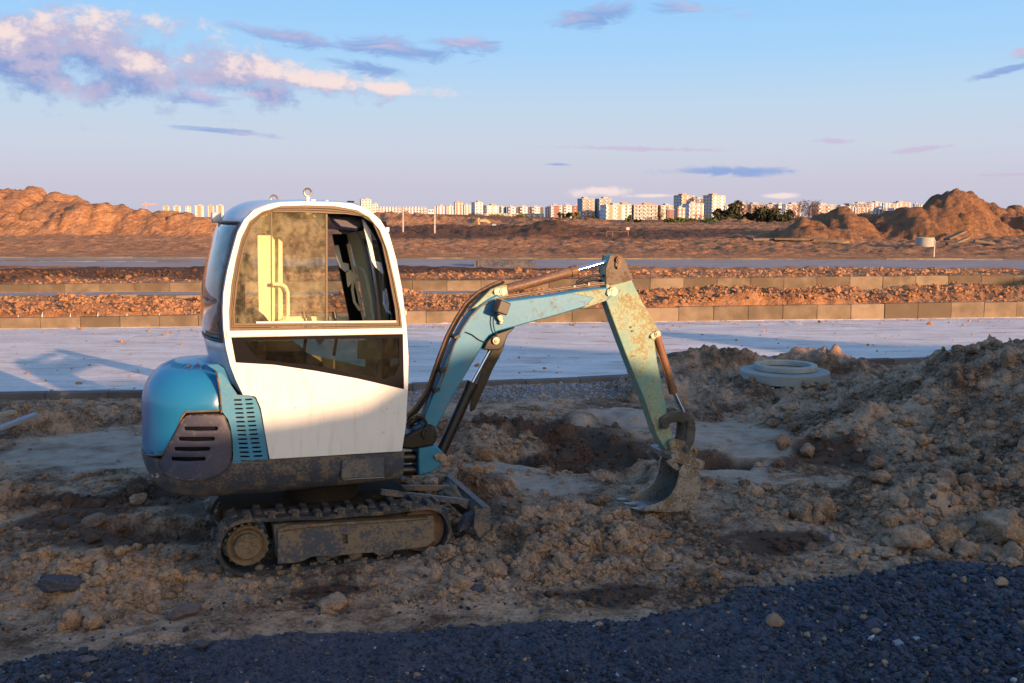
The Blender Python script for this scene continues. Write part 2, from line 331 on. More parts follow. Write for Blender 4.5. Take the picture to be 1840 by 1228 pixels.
    for S, D, wf, wb, rg, s in ((ORG, 150, 26, 40, 1.2, 131), (DRK, 78, 13, 20, .5, 141)):
        hgt, m2 = ridge(S, D, wf, wb, rg, s); mound = np.maximum(mound, np.where(bey, hgt, 0))
    act = bey & (r < 130) & (y < 125)
    wpx = over(act, x, y, lambda x, y: 3.2*fbm(x*.13, y*.13, 4, 171)+1.0*fbm(x*.55, y*.55, 3, 175)); wpy = over(act, x, y, lambda x, y: 3.2*fbm(x*.13+7, y*.13, 4, 172)+1.0*fbm(x*.55, y*.55+9, 3, 176))
    lump2 = over(act, x, y, lambda x, y: .55*domes(x, y, 3.1, 177, .7)+.40*domes(x, y, 1.4, 178, .7)+.22*domes(x, y, .6, 179, .7)+.25*fbm(x*.8, y*.8, 3, 180)-.3)
    crack = over(act, x, y, lambda x, y: np.clip(1-np.abs(fbm(x*.22, y*.10, 3, 181))*9, 0, 1))
    for cones, rid in ((CONL, 5), (CONR, 6)):
        hm = np.zeros_like(x)
        for cx, cy, ht, sl in cones:
            dd = np.hypot(x+wpx*.8-cx, y+wpy*.8-cy); h_ = ht-sl*np.maximum(0, np.sqrt(dd*dd+1.2)-1.1); hm = np.maximum(hm, h_)
        on = act & (hm > .12); k_ = sstep(hm, 0, 1.2); hm2 = hm+lump2*k_*.75-crack*.45*k_
        reg = np.where(on & (hm2 > mound), rid, reg); mound = np.maximum(mound, np.where(act, hm2, 0))
    z = np.where(bey, zb+mound, z)
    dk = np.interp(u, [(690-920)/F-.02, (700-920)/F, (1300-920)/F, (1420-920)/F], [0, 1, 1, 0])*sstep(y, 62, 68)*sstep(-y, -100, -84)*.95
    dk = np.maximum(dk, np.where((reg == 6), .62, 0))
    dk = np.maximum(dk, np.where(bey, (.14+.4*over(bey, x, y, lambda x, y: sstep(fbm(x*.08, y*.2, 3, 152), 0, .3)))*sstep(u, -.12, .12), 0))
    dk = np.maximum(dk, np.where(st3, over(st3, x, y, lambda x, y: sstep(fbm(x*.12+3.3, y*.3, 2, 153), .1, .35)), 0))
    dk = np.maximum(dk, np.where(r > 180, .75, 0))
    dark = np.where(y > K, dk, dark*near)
    silt = np.where(y > Kn, 0, silt)
    return z, reg, silt, np.clip(dark, 0, 1), orange, lum

# ------------------------------------------------------------------ materials
def mat(name, rough=.8, metal=0., spec=.5):
    m = bpy.data.materials.new(name); m.use_nodes = True; nt = m.node_tree; b = nt.nodes['Principled BSDF']
    b.inputs['Roughness'].default_value = rough; b.inputs['Metallic'].default_value = metal; b.inputs['Specular IOR Level'].default_value = spec
    return m, b, new_nodes(nt)
def noise(T, vec, scale, det=4, rough=.55, stretch=None):
    N, L, M, MIX, SS = T
    if stretch:
        mp = N('ShaderNodeMapping'); L(vec, mp.inputs[0]); mp.inputs[3].default_value = stretch; vec = mp.outputs[0]
    n = N('ShaderNodeTexNoise'); L(vec, n.inputs['Vector']); n.inputs['Scale'].default_value = scale; n.inputs['Detail'].default_value = det; n.inputs['Roughness'].default_value = rough
    return n.outputs[0]
def bump(T, b, h, strength=.4, dist=.01):
    N, L, M, MIX, SS = T
    n = N('ShaderNodeBump'); n.inputs['Strength'].default_value = strength; n.inputs['Distance'].default_value = dist; L(h, n.inputs['Height']); L(n.outputs[0], b.inputs['Normal'])

SOIL_D, SOIL_L, SILT, DARK_EARTH, SUN_OR_D, SUN_OR_L = (.100, .055, .032), (.57, .37, .232), (.54, .42, .31), (.085, .047, .030), (.31, .145, .066), (.56, .29, .14)  # orange pair: far soil with sunlight put into its colour
def soil_material(name, clod=False):
    m, b, T = mat(name, .95, 0, .15); N, L, M, MIX, SS = T
    g = N('ShaderNodeNewGeometry').outputs['Position']
    at = N('ShaderNodeAttribute', attribute_name='tint'); sp = N('ShaderNodeSeparateColor'); L(at.outputs['Color'], sp.inputs[0])
    n1 = noise(T, g, 1.1, 5, .6); n2 = noise(T, g, 7, 5, .6); n3 = noise(T, g, 45, 4, .65); n4 = noise(T, g, 3.1, 3)
    f = SS(M('ADD', M('MULTIPLY', n1, .5), M('ADD', M('MULTIPLY', n2, .35), M('MULTIPLY', n3, .3))), .46, .70)
    if clod: f = M('MULTIPLY_ADD', f, .75, .25, clamp=True)
    c = MIX(f, SOIL_D, SOIL_L)
    o = MIX(f, SUN_OR_D, SUN_OR_L)
    c = MIX(sp.outputs[2], c, o)
    pale = SS(n3, .66, .72); c = MIX(M('MULTIPLY', pale, .5), c, (.46, .38, .30))
    c = MIX(M('MULTIPLY', sp.outputs[1], SS(n2, .25, .6, .65, .95)), c, DARK_EARTH)
    c = MIX(M('MULTIPLY', sp.outputs[0], SS(n4, .3, .62, .35, .95)), c, MIX(n2, (.34, .26, .20), SILT))
    L(c, b.inputs['Base Color'])
    n5 = noise(T, g, 140, 3, .6); n6 = noise(T, g, 26, 5, .65)
    h_ = M('ADD', M('MULTIPLY', n6, 1.0), M('ADD', M('MULTIPLY', n5, .35), M('MULTIPLY', n3, .5)))
    if clod: 
        rg = M('ABSOLUTE', M('SUBTRACT', noise(T, g, 17, 5, .6), .5)); bump(T, b, M('ADD', h_, M('MULTIPLY', rg, -3.)), .9, .034)
    else:
        v = N('ShaderNodeTexVoronoi'); L(g, v.inputs['Vector']); v.inputs['Scale'].default_value = 2.6
        big = M('ADD', M('MULTIPLY', noise(T, g, .9, 7, .68), 2.2), M('MULTIPLY', v.outputs['Distance'], .5))
        b1 = N('ShaderNodeBump'); b1.inputs['Distance'].default_value = .32; L(M('MULTIPLY', sp.outputs[2], .85), b1.inputs['Strength']); L(big, b1.inputs['Height'])
        b2 = N('ShaderNodeBump'); b2.inputs['Distance'].default_value = .034; b2.inputs['Strength'].default_value = .9; L(h_, b2.inputs['Height']); L(b1.outputs[0], b2.inputs['Normal']); L(b2.outputs[0], b.inputs['Normal'])
    return m
M_SOIL = soil_material('soil'); M_CLOD = soil_material('clod_soil', True)

def gravel_material(name):
    m, b, T = mat(name, .75, 0, .4); N, L, M, MIX, SS = T
    g = N('ShaderNodeNewGeometry').outputs['Position']
    at = N('ShaderNodeAttribute', attribute_name='tint'); n1 = noise(T, g, 2.2, 4); n2 = noise(T, g, 60, 4, .65)
    v = N('ShaderNodeTexVoronoi'); L(g, v.inputs['Vector']); v.inputs['Scale'].default_value = 42
    c = MIX(SS(n2, .3, .7), (.014, .016, .026), (.050, .055, .080))
    c = MIX(M('MULTIPLY', SS(n1, .52, .70), .55), c, (.13, .095, .065))
    c = MIX(.35, c, MIX(v.outputs['Color'], (.02, .022, .03), (.11, .11, .13)))
    L(c, b.inputs['Base Color']); bump(T, b, M('ADD', n2, M('MULTIPLY', v.outputs['Distance'], 1.2)), .8, .012)
    return m
M_GRAVEL = gravel_material('gravel')
def stone_material(name, rough=.8):              # colour per stone from an attribute
    m, b, T = mat(name, rough, 0, .4); N, L, M, MIX, SS = T
    at = N('ShaderNodeAttribute', attribute_name='tint'); g = N('ShaderNodeNewGeometry').outputs['Position']
    n2 = noise(T, g, 90, 4, .6)
    L(MIX(1., at.outputs['Color'], MIX(n2, (.55, .55, .55), (1.35, 1.35, 1.35)), 'MULTIPLY'), b.inputs['Base Color']); bump(T, b, n2, .5, .006); return m
M_STONES = stone_material('stones')
def road_material(name, a, c_, dirt):
    m, b, T = mat(name, .9, 0, .25); N, L, M, MIX, SS = T
    g = N('ShaderNodeNewGeometry').outputs['Position']
    at = N('ShaderNodeAttribute', attribute_name='tint'); sp = N('ShaderNodeSeparateColor'); L(at.outputs['Color'], sp.inputs[0])
    n1 = noise(T, g, .5, 5, .6, (1, 3.2, 1)); n2 = noise(T, g, 9, 5, .65, (1, 2.2, 1)); n3 = noise(T, g, 60, 4, .7); n4 = noise(T, g, 1.6, 5, .65, (.5, 2.6, 1))
    c = MIX(SS(M('ADD', M('MULTIPLY', n1, .6), M('MULTIPLY', n2, .4)), .35, .65), a, c_)
    c = MIX(M('MULTIPLY', SS(n4, .54, .66), .7), c, dirt)
    c = MIX(M('MULTIPLY', SS(n3, .64, .70), .45), c, (.10, .085, .075)); c = MIX(M('MULTIPLY', SS(n3, .35, .30), .4), c, (.55, .5, .46))
    L(c, b.inputs['Base Color']); bump(T, b, M('ADD', M('MULTIPLY', n2, .6), n3), .7, .014); return m
M_ROAD = road_material('road_concrete', (.50, .465, .43), (.70, .66, .61), (.34, .21, .14))
M_ROAD2 = road_material('road_far', (.23, .20, .19), (.33, .29, .27), (.30, .19, .13))
def concrete_material(name, a, c_, sc=1., stain=(.12, .09, .06)):
    m, b, T = mat(name, .85, 0, .15); N, L, M, MIX, SS = T
    g = N('ShaderNodeNewGeometry').outputs['Position']; oi = N('ShaderNodeObjectInfo').outputs['Random']
    n1 = noise(T, g, 2.2*sc, 5, .6); n2 = noise(T, g, 40*sc, 4, .7); n4 = noise(T, g, 5, 4, .6, (1, 1, 3))
    c = MIX(SS(M('ADD', M('MULTIPLY', n1, .7), M('MULTIPLY', oi, .35)), .35, .8), a, c_)
    c = MIX(M('MULTIPLY', SS(n4, .55, .75), .5), c, stain)
    L(c, b.inputs['Base Color']); bump(T, b, M('ADD', n1, M('MULTIPLY', n2, .5)), .45, .008); return m
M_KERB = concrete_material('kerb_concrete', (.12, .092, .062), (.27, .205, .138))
M_KERB_SHADE = concrete_material('kerb_concrete_shade', (.085, .08, .08), (.15, .14, .135))  # darker grey copy; the near kerb's shade is in its colour
M_CONC = concrete_material('ring_concrete', (.29, .295, .265), (.42, .42, .37), 2, (.2, .17, .13))
M_PALE = concrete_material('pale_concrete', (.42, .38, .33), (.60, .56, .50), 1)

def paint(name, base, rough=.35, dust=.35, dcol=(.22, .155, .10), wear=0., wcol=(.10, .05, .03), metal=0., spec=.5, sc=1., coat=0., streak=.0, fade=None, fadeamt=0):
    m, b, T = mat(name, rough, metal, spec); N, L, M, MIX, SS = T
    g = N('ShaderNodeTexCoord').outputs['Object']
    n1 = noise(T, g, 2.3*sc, 6, .62); n2 = noise(T, g, 11*sc, 6, .68); n3 = noise(T, g, 60*sc, 4, .7)
    c = MIX(1., base, MIX(n1, (.86, .86, .86), (1.12, 1.12, 1.12)), 'MULTIPLY')
    if fade: c = MIX(M('MULTIPLY', SS(M('ADD', M('MULTIPLY', n1, .5), M('MULTIPLY', n2, .5)), .38, .62), fadeamt), c, fade)
    if wear:
        w = SS(M('ADD', M('MULTIPLY', n2, .65), M('MULTIPLY', n3, .4)), .68-.25*wear, .74-.2*wear); c = MIX(w, c, wcol)
    if streak:
        n4 = noise(T, g, 9*sc, 5, .6, (3, 3, .35)); c = MIX(M('MULTIPLY', SS(n4, .5, .78), streak), c, dcol)
    d = M('MULTIPLY', SS(M('ADD', M('MULTIPLY', n2, .45), M('ADD', M('MULTIPLY', n1, .3), M('MULTIPLY', n3, .45))), .645-.16*dust, .725-.16*dust), min(1, dust*2.2))
    c = MIX(d, c, dcol)
    L(c, b.inputs['Base Color'])
    L(M('MULTIPLY_ADD', d, .5, rough, clamp=True), b.inputs['Roughness'])
    b.inputs['Coat Weight'].default_value = coat; b.inputs['Coat Roughness'].default_value = .12
    bump(T, b, M('ADD', M('MULTIPLY', n3, .4), M('MULTIPLY', n2, .6)), .12+.25*dust, .004)
    return m
M_BLUE = paint('blue_hood_paint', (.012, .155, .33), .34, .0, coat=.35, wear=.06, wcol=(.10, .14, .16))
M_TEAL = paint('teal_panel_paint', (.035, .20, .34), .40, .14, wear=.05, coat=.2)
M_BOOM = paint('boom_paint', (.014, .175, .33), .42, .16, (.20, .14, .07), wear=.14, wcol=(.09, .05, .025), fade=(.05, .235, .36), fadeamt=.5)
M_ARM = paint('faded_arm_paint', (.12, .27, .25), .55, .30, (.22, .15, .07), wear=.20, wcol=(.07, .04, .02), fade=(.30, .36, .22), fadeamt=.9, streak=.35)
M_WHITE = paint('white_cab_paint', (.72, .71, .69), .34, .0, (.45, .36, .25), wear=.12, wcol=(.40, .31, .20), coat=.15, streak=.30)
M_BLUEGREY = paint('cab_shell_paint', (.40, .47, .54), .28, .0, (.4, .34, .26), coat=.4)  # blue-grey, darker than the white door
M_CREAM = paint('cream_interior_paint', (.80, .74, .52), .45, .0)
M_CHASS = paint('dark_chassis_paint', (.052, .062, .088), .45, .42, (.17, .135, .10), wear=.08, wcol=(.12, .11, .11))
M_GRILLE = paint('plum_grey_grille_paint', (.048, .050, .082), .5, .18, (.20, .16, .13), wear=.12, wcol=(.16, .10, .09))
M_UNDER = paint('underside', (.018, .014, .012), .85, .2, (.06, .04, .025), spec=.15)
M_FRAME = paint('muddy_track_frame', (.050, .060, .080), .6, .47, (.19, .14, .095))
M_MUD = paint('dried_mud', (.20, .145, .095), .95, .5, (.13, .09, .055), spec=.1)
M_RUBBER = paint('dirty_rubber', (.022, .024, .030), .7, .38, (.17, .125, .085))
M_BLACK = paint('black_steel', (.014, .013, .014), .4, .12, (.10, .07, .045))
M_HOSE = paint('black_hose', (.013, .013, .015), .33, .10, (.12, .09, .06))
M_PIPE = paint('steel_pipe', (.25, .20, .15), .35, .3, (.14, .09, .05), metal=.7)
M_RUST = paint('rusty_brown_barrel', (.11, .058, .034), .5, .35, (.20, .12, .07), wear=.2, wcol=(.05, .028, .018))
M_RUST2 = paint('orange_rust_barrel', (.17, .075, .035), .6, .35, (.25, .14, .08), wear=.2, wcol=(.06, .03, .018))
M_LINK = paint('oily_link_steel', (.045, .038, .032), .42, .35, (.15, .11, .075), fade=(.03, .13, .18), fadeamt=.35)
M_HEAD = paint('greasy_brown_steel', (.045, .026, .016), .5, .3, (.13, .075, .04), wear=.1, wcol=(.02, .013, .01))
M_BUCKET = paint('bucket_steel', (.30, .27, .24), .5, .50, (.20, .145, .095), metal=.35)
M_PIN = paint('bright_pin', (.34, .29, .22), .38, .25, (.18, .12, .07), metal=.6)
M_SEAL = paint('brown_window_rubber', (.12, .085, .05), .55, .2, (.30, .20, .11))
M_DARKIN = paint('dark_interior', (.006, .006, .009), .6, .0, spec=.08)
M_NAVY = paint('navy_liner', (.008, .010, .05), .5, .02)
M_SEAT = paint('black_seat', (.012, .011, .010), .75, .0, spec=.1)
M_TOOTH = paint('worn_tooth_steel', (.20, .20, .22), .42, .15, (.2, .15, .1), metal=.8)
M_WOOD = paint('weathered_timber', (.30, .24, .17), .8, .2); M_WOODB = paint('wet_timber', (.20, .22, .26), .5, .15)
def simple(name, c, rough=.5, metal=0.): m, b, T = mat(name, rough, metal); b.inputs['Base Color'].default_value = (*c, 1); return m
M_CHROME = simple('chrome_rod', (.78, .80, .84), .12, 1.)
def glass_mat(name, dust, tint=(1, 1, 1), dcol=(.62, .55, .38), refl=1.):
    m = bpy.data.materials.new(name); m.use_nodes = True; nt = m.node_tree; nt.nodes.clear(); T = new_nodes(nt); N, L, M, MIX, SS = T
    o = N('ShaderNodeOutputMaterial'); tr = N('ShaderNodeBsdfTransparent'); tr.inputs[0].default_value = (*tint, 1)
    gl = N('ShaderNodeBsdfGlossy'); gl.inputs['Roughness'].default_value = .015; fr = N('ShaderNodeFresnel'); fr.inputs[0].default_value = 1.52
    df = N('ShaderNodeBsdfDiffuse'); df.inputs[0].default_value = (*dcol, 1)  # film colour: dust, and on some panes a painted reflection
    g = N('ShaderNodeTexCoord').outputs['Object']; n1 = noise(T, g, 3.2, 6, .62); n2 = noise(T, g, 42, 5, .75); n3 = noise(T, g, 16, 6, .7, (1.1, 1, .8))
    d = M('ADD', M('MULTIPLY', SS(M('ADD', M('MULTIPLY', n1, .3), M('MULTIPLY', n3, .7)), .38, .66), dust), M('MULTIPLY', SS(n2, .62, .72), dust*.9), clamp=True)
    d = M('ADD', d, dust*.12, clamp=True)
    s1 = N('ShaderNodeMixShader'); L(d, s1.inputs[0]); L(tr.outputs[0], s1.inputs[1]); L(df.outputs[0], s1.inputs[2])
    s2 = N('ShaderNodeMixShader'); L(M('MULTIPLY', fr.outputs[0], refl, clamp=True), s2.inputs[0]); L(s1.outputs[0], s2.inputs[1]); L(gl.outputs[0], s2.inputs[2]); L(s2.outputs[0], o.inputs[0]); return m
M_GLASS = glass_mat('dust_and_glow_glass', .11, (.97, .95, .86), (.95, .86, .58), 2.2); M_GLASSC = glass_mat('clear_glass', .03, (.86, .9, .9)); M_GLASST = glass_mat('tinted_glass', .02, (.62, .62, .52), (.5, .42, .28))  # first pane's dust colour also paints the golden sky reflection
M_GLASSR = glass_mat('rear_glass', .38, (.6, .65, .7), (.50, .54, .60), 2.6)  # pale film colour stands in for the reflection on the rear glass

# ------------------------------------------------------------------ terrain mesh, split by what it is
def grid_mesh():
    rr = [3.6]
    while rr[-1] < 2600:
        r = rr[-1]; rr.append(r+min(r*r*3.3e-4, r*.0078) if r < 260 else r*1.03)
    rr = np.array([.4, 1.2, 2.2, 3.0]+rr+[4000.])
    half = R(34); fr = np.linspace(-half, half, 660)
    side = half+(np.linspace(0, 1, 34)[1:]**1.6)*(math.pi-half); an = np.concatenate([-side[::-1][1:], fr, side])
    A, Q = np.meshgrid(an, rr); X = Q*np.sin(A); Y = Q*np.cos(A)
    cols = np.arange(X.shape[1])
    for f_, o_ in ((k1, .06), (kn, .05), (k2, .06), (k3, .06)):     # snap two rows of vertices to each kerb so the step stays crisp
        g = Y-f_(X)-o_; j = np.argmax((g[:-1] < 0) & (g[1:] >= 0), 0); ok = (g[j, cols] < 0) & (g[j+1, cols] >= 0) & (np.abs(an) < R(60))
        for row, tg in ((0, -.02), (1, .02)):
            c = cols[ok]; jj = j[ok]; g0, g1 = g[jj, c], g[jj+1, c]; t_ = (tg-g0)/(g1-g0); q0, q1 = rr[jj], rr[jj+1]; nq = q0+(q1-q0)*t_
            X[jj+row, c] = nq*np.sin(an[c]); Y[jj+row, c] = nq*np.cos(an[c])
    return X, Y, rr, an
X, Y, GRR, GAN = grid_mesh()
Zt, REG, SI, DK, ORN, LUM = terrain(X, Y)
nr, nc = X.shape
def _look(x, y):
    q = math.hypot(x, y); a = math.atan2(x, y); i = min(max(int(np.searchsorted(GRR, q))-1, 0), nr-2); j = min(max(int(np.searchsorted(GAN, a))-1, 0), nc-2)
    return i, j, (q-GRR[i])/(GRR[i+1]-GRR[i]), (a-GAN[j])/(GAN[j+1]-GAN[j])
def H(x, y):
    i, j, u, v = _look(x, y); return float((Zt[i, j]*(1-v)+Zt[i, j+1]*v)*(1-u)+(Zt[i+1, j]*(1-v)+Zt[i+1, j+1]*v)*u)
def region(x, y): i, j, u, v = _look(x, y); return int(REG[i, j])
def sheet_from(name, mask, material, zadd=0, smooth=True):
    I = np.arange(nr*nc).reshape(nr, nc)
    q = np.stack([I[:-1, :-1], I[:-1, 1:], I[1:, 1:], I[1:, :-1]], -1)[mask]
    used = np.unique(q); remap = np.full(nr*nc, -1, np.int64); remap[used] = np.arange(len(used))
    q = remap[q][:, ::-1].copy()
    co = np.stack([X.ravel()[used], Y.ravel()[used], Zt.ravel()[used]+zadd], -1).astype(np.float32)
    me = bpy.data.meshes.new(name); me.vertices.add(len(co)); me.vertices.foreach_set('co', co.ravel())
    me.loops.add(q.size); me.loops.foreach_set('vertex_index', q.ravel().astype(np.int32))
    me.polygons.add(len(q)); me.polygons.foreach_set('loop_start', np.arange(0, q.size, 4, dtype=np.int32))
    me.polygons.foreach_set('use_smooth', np.ones(len(q), bool))
    me.update(calc_edges=True); me.materials.append(material)
    at = me.color_attributes.new('tint', 'FLOAT_COLOR', 'POINT')
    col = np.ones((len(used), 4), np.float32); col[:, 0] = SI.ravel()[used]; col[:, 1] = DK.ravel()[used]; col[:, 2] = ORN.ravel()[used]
    at.data.foreach_set('color', col.ravel())
    return link(bpy.data.objects.new(name, me))
fr_ = np.maximum.reduce([REG[:-1, :-1]]); 
for rid, nm, mt in ((0, 'ground', M_SOIL), (1, 'road', M_ROAD), (2, 'side_road', M_ROAD2), (3, 'far_road', M_ROAD2)):
    if (fr_ == rid).any(): sheet_from(nm, fr_ == rid, mt)['kind'] = 'structure'
tag(sheet_from('gravel', fr_ == 8, M_GRAVEL), kind='stuff', label='dark blue-grey crushed asphalt gravel in the foreground', cat='gravel')
tag(sheet_from('earth_heap', fr_ == 4, M_SOIL), 'lumpy heap of brown clods and earth on the right, in shade', 'earth heap')
tag(sheet_from('earth_mound', fr_ == 5, M_SOIL), 'long sunlit orange earth mound behind the road on the left', 'earth mound')
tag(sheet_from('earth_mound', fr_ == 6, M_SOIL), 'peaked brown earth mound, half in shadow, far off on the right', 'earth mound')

# ------------------------------------------------------------------ added, unseen bank behind the camera (crest shaped to shade the foreground)
prof = [(-60, -4.2), (-20, -4.0), (-1.2, -3.9), (.3, .9), (1.2, 1.0), (2.4, .97), (3.2, 1.01), (3.6, 1.04), (3.85, 1.19), (4.6, 1.33), (5.3, 1.30), (6.0, 1.02), (7.5, 1.2), (9, 1.8), (10.6, 1.6), (11.8, 1.25), (12.6, .95), (13.6, .72), (14.6, .4), (15.3, 1.3), (16.2, .9), (17, .5), (19, .1), (24, .1), (27, .9), (30, 1.5), (36, 1.2), (60, .6)]  # crest heights along the added bank, fitted to the wanted shade edges
TO = -24.0; tq = Vector((math.cos(SUN_AZ), math.sin(SUN_AZ))); tt = Vector((-math.sin(SUN_AZ), math.cos(SUN_AZ)))
qs = np.concatenate([np.linspace(-60, -6, 40), np.arange(-5.9, 40, .12), np.linspace(40.5, 60, 16)])
vs, fs = [], []
hh = np.interp(qs, [p[0] for p in prof], [p[1] for p in prof])+(5.5-TO)*math.tan(SUN_EL)+.05*fbm(qs*1.3, qs*0, 4, 201)
ws = np.array([-1, -.85, -.6, -.4, -.22, -.08, 0, .08, .25, .45, .7, .9, 1.])
for i, q in enumerate(qs):
    for w in ws:
        p = tq*float(q)+tt*float(TO+w*6.5); k_ = (1-abs(w))**.8; e = .25*float(fbm(np.array([q*.8]), np.array([w*5.]), 3, 202)[0])*(1-k_)*(k_ > 0)
        vs.append((p.x, p.y, hh[i]*k_+e-.2*(1-k_)))
nw_ = len(ws)
for i in range(len(qs)-1):
    for j in range(nw_-1): fs.append((i*nw_+j, i*nw_+j+1, (i+1)*nw_+j+1, (i+1)*nw_+j))
me = bpy.data.meshes.new('shade_bank'); me.from_pydata(vs, [], fs); me.materials.append(M_SOIL); me.polygons.foreach_set('use_smooth', [True]*len(fs))
tag(link(bpy.data.objects.new('shade_bank', me)), 'added unseen bank, its crest shaped to shade the foreground', 'earth bank')

# ------------------------------------------------------------------ kerbs: every block is a part
def kerb(name, label, pts, z0, z1, length, thick, material, skip=(), group=None, top=None):
    root = thing(name, (*pts[0], z0), label, 'kerb', group)
    mb = MB().box((0, 0, 0), (length-.006, thick, z1-z0)); me0 = None
    P = [Vector(p) for p in pts]; seg = 0; pos = P[0].copy(); i = 0
    def advance(pos, seg, dist):
        while seg < len(P)-1:
            rem = (P[seg+1]-pos).length
            if rem >= dist: return pos+(P[seg+1]-pos).normalized()*dist, seg
            dist -= rem; pos = P[seg+1].copy(); seg += 1
        return None, seg
    while True:
        q, sg = advance(pos, seg, length)
        if q is None: break
        mid = (pos+q)/2; a = math.atan2((q-pos).y, (q-pos).x)
        if i not in skip:
            if me0 is None:
                o = mb.build('kerb_block', material, None, bevel=.008, seg=1); me0 = o
            else: o = me0.copy(); COL.objects.link(o)
            nrm = Vector((-math.sin(a), math.cos(a)))
            o.location = (mid.x+nrm.x*(thick/2+random.uniform(-.006, .008)), mid.y+nrm.y*(thick/2+random.uniform(-.006, .008)), (z0+z1)/2+random.uniform(-.012, .012)); o.rotation_euler = (random.gauss(0, .012), random.gauss(0, .004), a+random.gauss(0, .006))
            if top: hz = top(mid.x)-z0; o.scale = (1, 1, hz/(z1-z0)); o.location.z = z0+hz/2+random.uniform(-.008, .008)
            o.parent = root; o.matrix_parent_inverse = Matrix.Translation(root.location).inverted()
        pos, seg = q, sg; i += 1
    return root
kl = lambda f, x0, x1, n=24, dy=0.: [(x, float(f(x))+dy) for x in np.linspace(x0, x1, n)]
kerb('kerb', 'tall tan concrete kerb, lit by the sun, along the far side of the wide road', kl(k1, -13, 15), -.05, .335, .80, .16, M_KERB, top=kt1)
kerb('kerb', 'dark shaded kerb along the near edge of the wide road', kl(kn, -8.5, 9, 60, -.02), -.26, .012, .80, .15, M_KERB_SHADE)
kerb('kerb', 'low kerb along the near edge of the narrow side road, behind the clods', kl(k2, -16, 19, 4), .10, .36, .95, .15, M_KERB)
kerb('kerb', 'second tall kerb wall, beyond the side road, lit on the left and dark on the right', kl(k3, -17, 20, 4), .2, .70, .95, .18, M_KERB, top=kt3)
kerb('kerb', 'thin pale kerb line beyond the most distant road', kl(r3b, -26, 30, 4), .42, .585, 1.6, .25, M_KERB)
kerb('kerb', 'row of pale kerb blocks laid on bare earth at the far left', kl(line((0, 470), (400, 472), Z3), -20.5, -12.6, 3), .40, .56, 1.3, .3, M_KERB)

# ------------------------------------------------------------------ stones and clods
def rock_proto(sub, seed, squash=(1, .8, .65), amp=.32, facet=False):
    bm = bmesh.new(); bmesh.ops.create_icosphere(bm, subdivisions=sub, radius=1.0); rs = np.random.default_rng(seed)
    pl = [(Vector(rs.normal(size=3)).normalized(), rs.uniform(.55, .9)) for _ in range(9)]
    for v in bm.verts:
        d = v.co.normalized(); r = 1.0
        if facet or sub > 1:
            for n_, k_ in pl:
                c = d.dot(n_)
                if c > .05: r = min(r, k_/c)
        r *= 1+amp*.5*math.sin(d.x*5+seed)*math.sin(d.y*4+seed*2)*math.cos(d.z*5+seed)+amp*.35*rs.uniform(-1, 1)*(1 if sub < 3 else .25)
        v.co = Vector((d.x*r*squash[0], d.y*r*squash[1], d.z*r*squash[2]))
    bm.verts.ensure_lookup_table(); V = np.array([v.co[:] for v in bm.verts]); Fa = np.array([[v.index for v in f.verts] for f in bm.faces]); bm.free(); return V, Fa
def scatter(name, protos, px_, py_, size, material, tint, sink=.3, kind='stuff', label=None, smooth=False, cat=None, parent=None, zz=None):
    z = terrain(px_, py_)[0] if zz is None else zz; n = len(px_); Vs, Fs, Cs = [], [], []; base = 0
    pick = RNG.integers(0, len(protos), n); a, b, c = RNG.uniform(0, 6.28, (3, n)); b = b*.25; 
    for k_, (V, Fa) in enumerate(protos):
        ii = np.where(pick == k_)[0]
        if not len(ii): continue
        ca, sa, cb, sb = np.cos(a[ii]), np.sin(a[ii]), np.cos(b[ii]), np.sin(b[ii])
        x, y, w = V[:, 0][None], V[:, 1][None], V[:, 2][None]
        y2 = y*cb[:, None]-w*sb[:, None]; w2 = y*sb[:, None]+w*cb[:, None]
        x3 = x*ca[:, None]-y2*sa[:, None]; y3 = x*sa[:, None]+y2*ca[:, None]; s = size[ii][:, None]
        P = np.stack([x3*s+px_[ii][:, None], y3*s+py_[ii][:, None], w2*s+(z[ii]+size[ii]*(.6-sink*1.6))[:, None]], -1)
        m_ = len(V); Vs.append(P.reshape(-1, 3)); Fs.append((Fa[None]+(base+np.arange(len(ii))*m_)[:, None, None]).reshape(-1, 3)); Cs.append(np.repeat(tint[ii], m_, 0)); base += m_*len(ii)
    V = np.concatenate(Vs).astype(np.float32); Fa = np.concatenate(Fs).astype(np.int32); Cc = np.concatenate(Cs).astype(np.float32)
    me = bpy.data.meshes.new(name); me.vertices.add(len(V)); me.vertices.foreach_set('co', V.ravel()); me.loops.add(Fa.size); me.loops.foreach_set('vertex_index', Fa.ravel())
    me.polygons.add(len(Fa)); me.polygons.foreach_set('loop_start', np.arange(0, Fa.size, 3, dtype=np.int32)); me.polygons.foreach_set('use_smooth', np.full(len(Fa), smooth)); me.update(calc_edges=True)
    me.materials.append(material); at = me.color_attributes.new('tint', 'FLOAT_COLOR', 'POINT')
    at.data.foreach_set('color', np.concatenate([Cc, np.ones((len(Cc), 1), np.float32)], 1).ravel())
    o = link(bpy.data.objects.new(name, me), parent); return tag(o, label, cat, None, kind)
PR0 = [rock_proto(1, s, (1, .8, .62), .5) for s in range(6)]          # 80 faces? icosphere 1 has 20
PR1 = [rock_proto(2, s+20, (1, .85, .7), .35) for s in range(8)]
PR2 = [rock_proto(3, s+40, (1, .85, .72), .35) for s in range(8)]
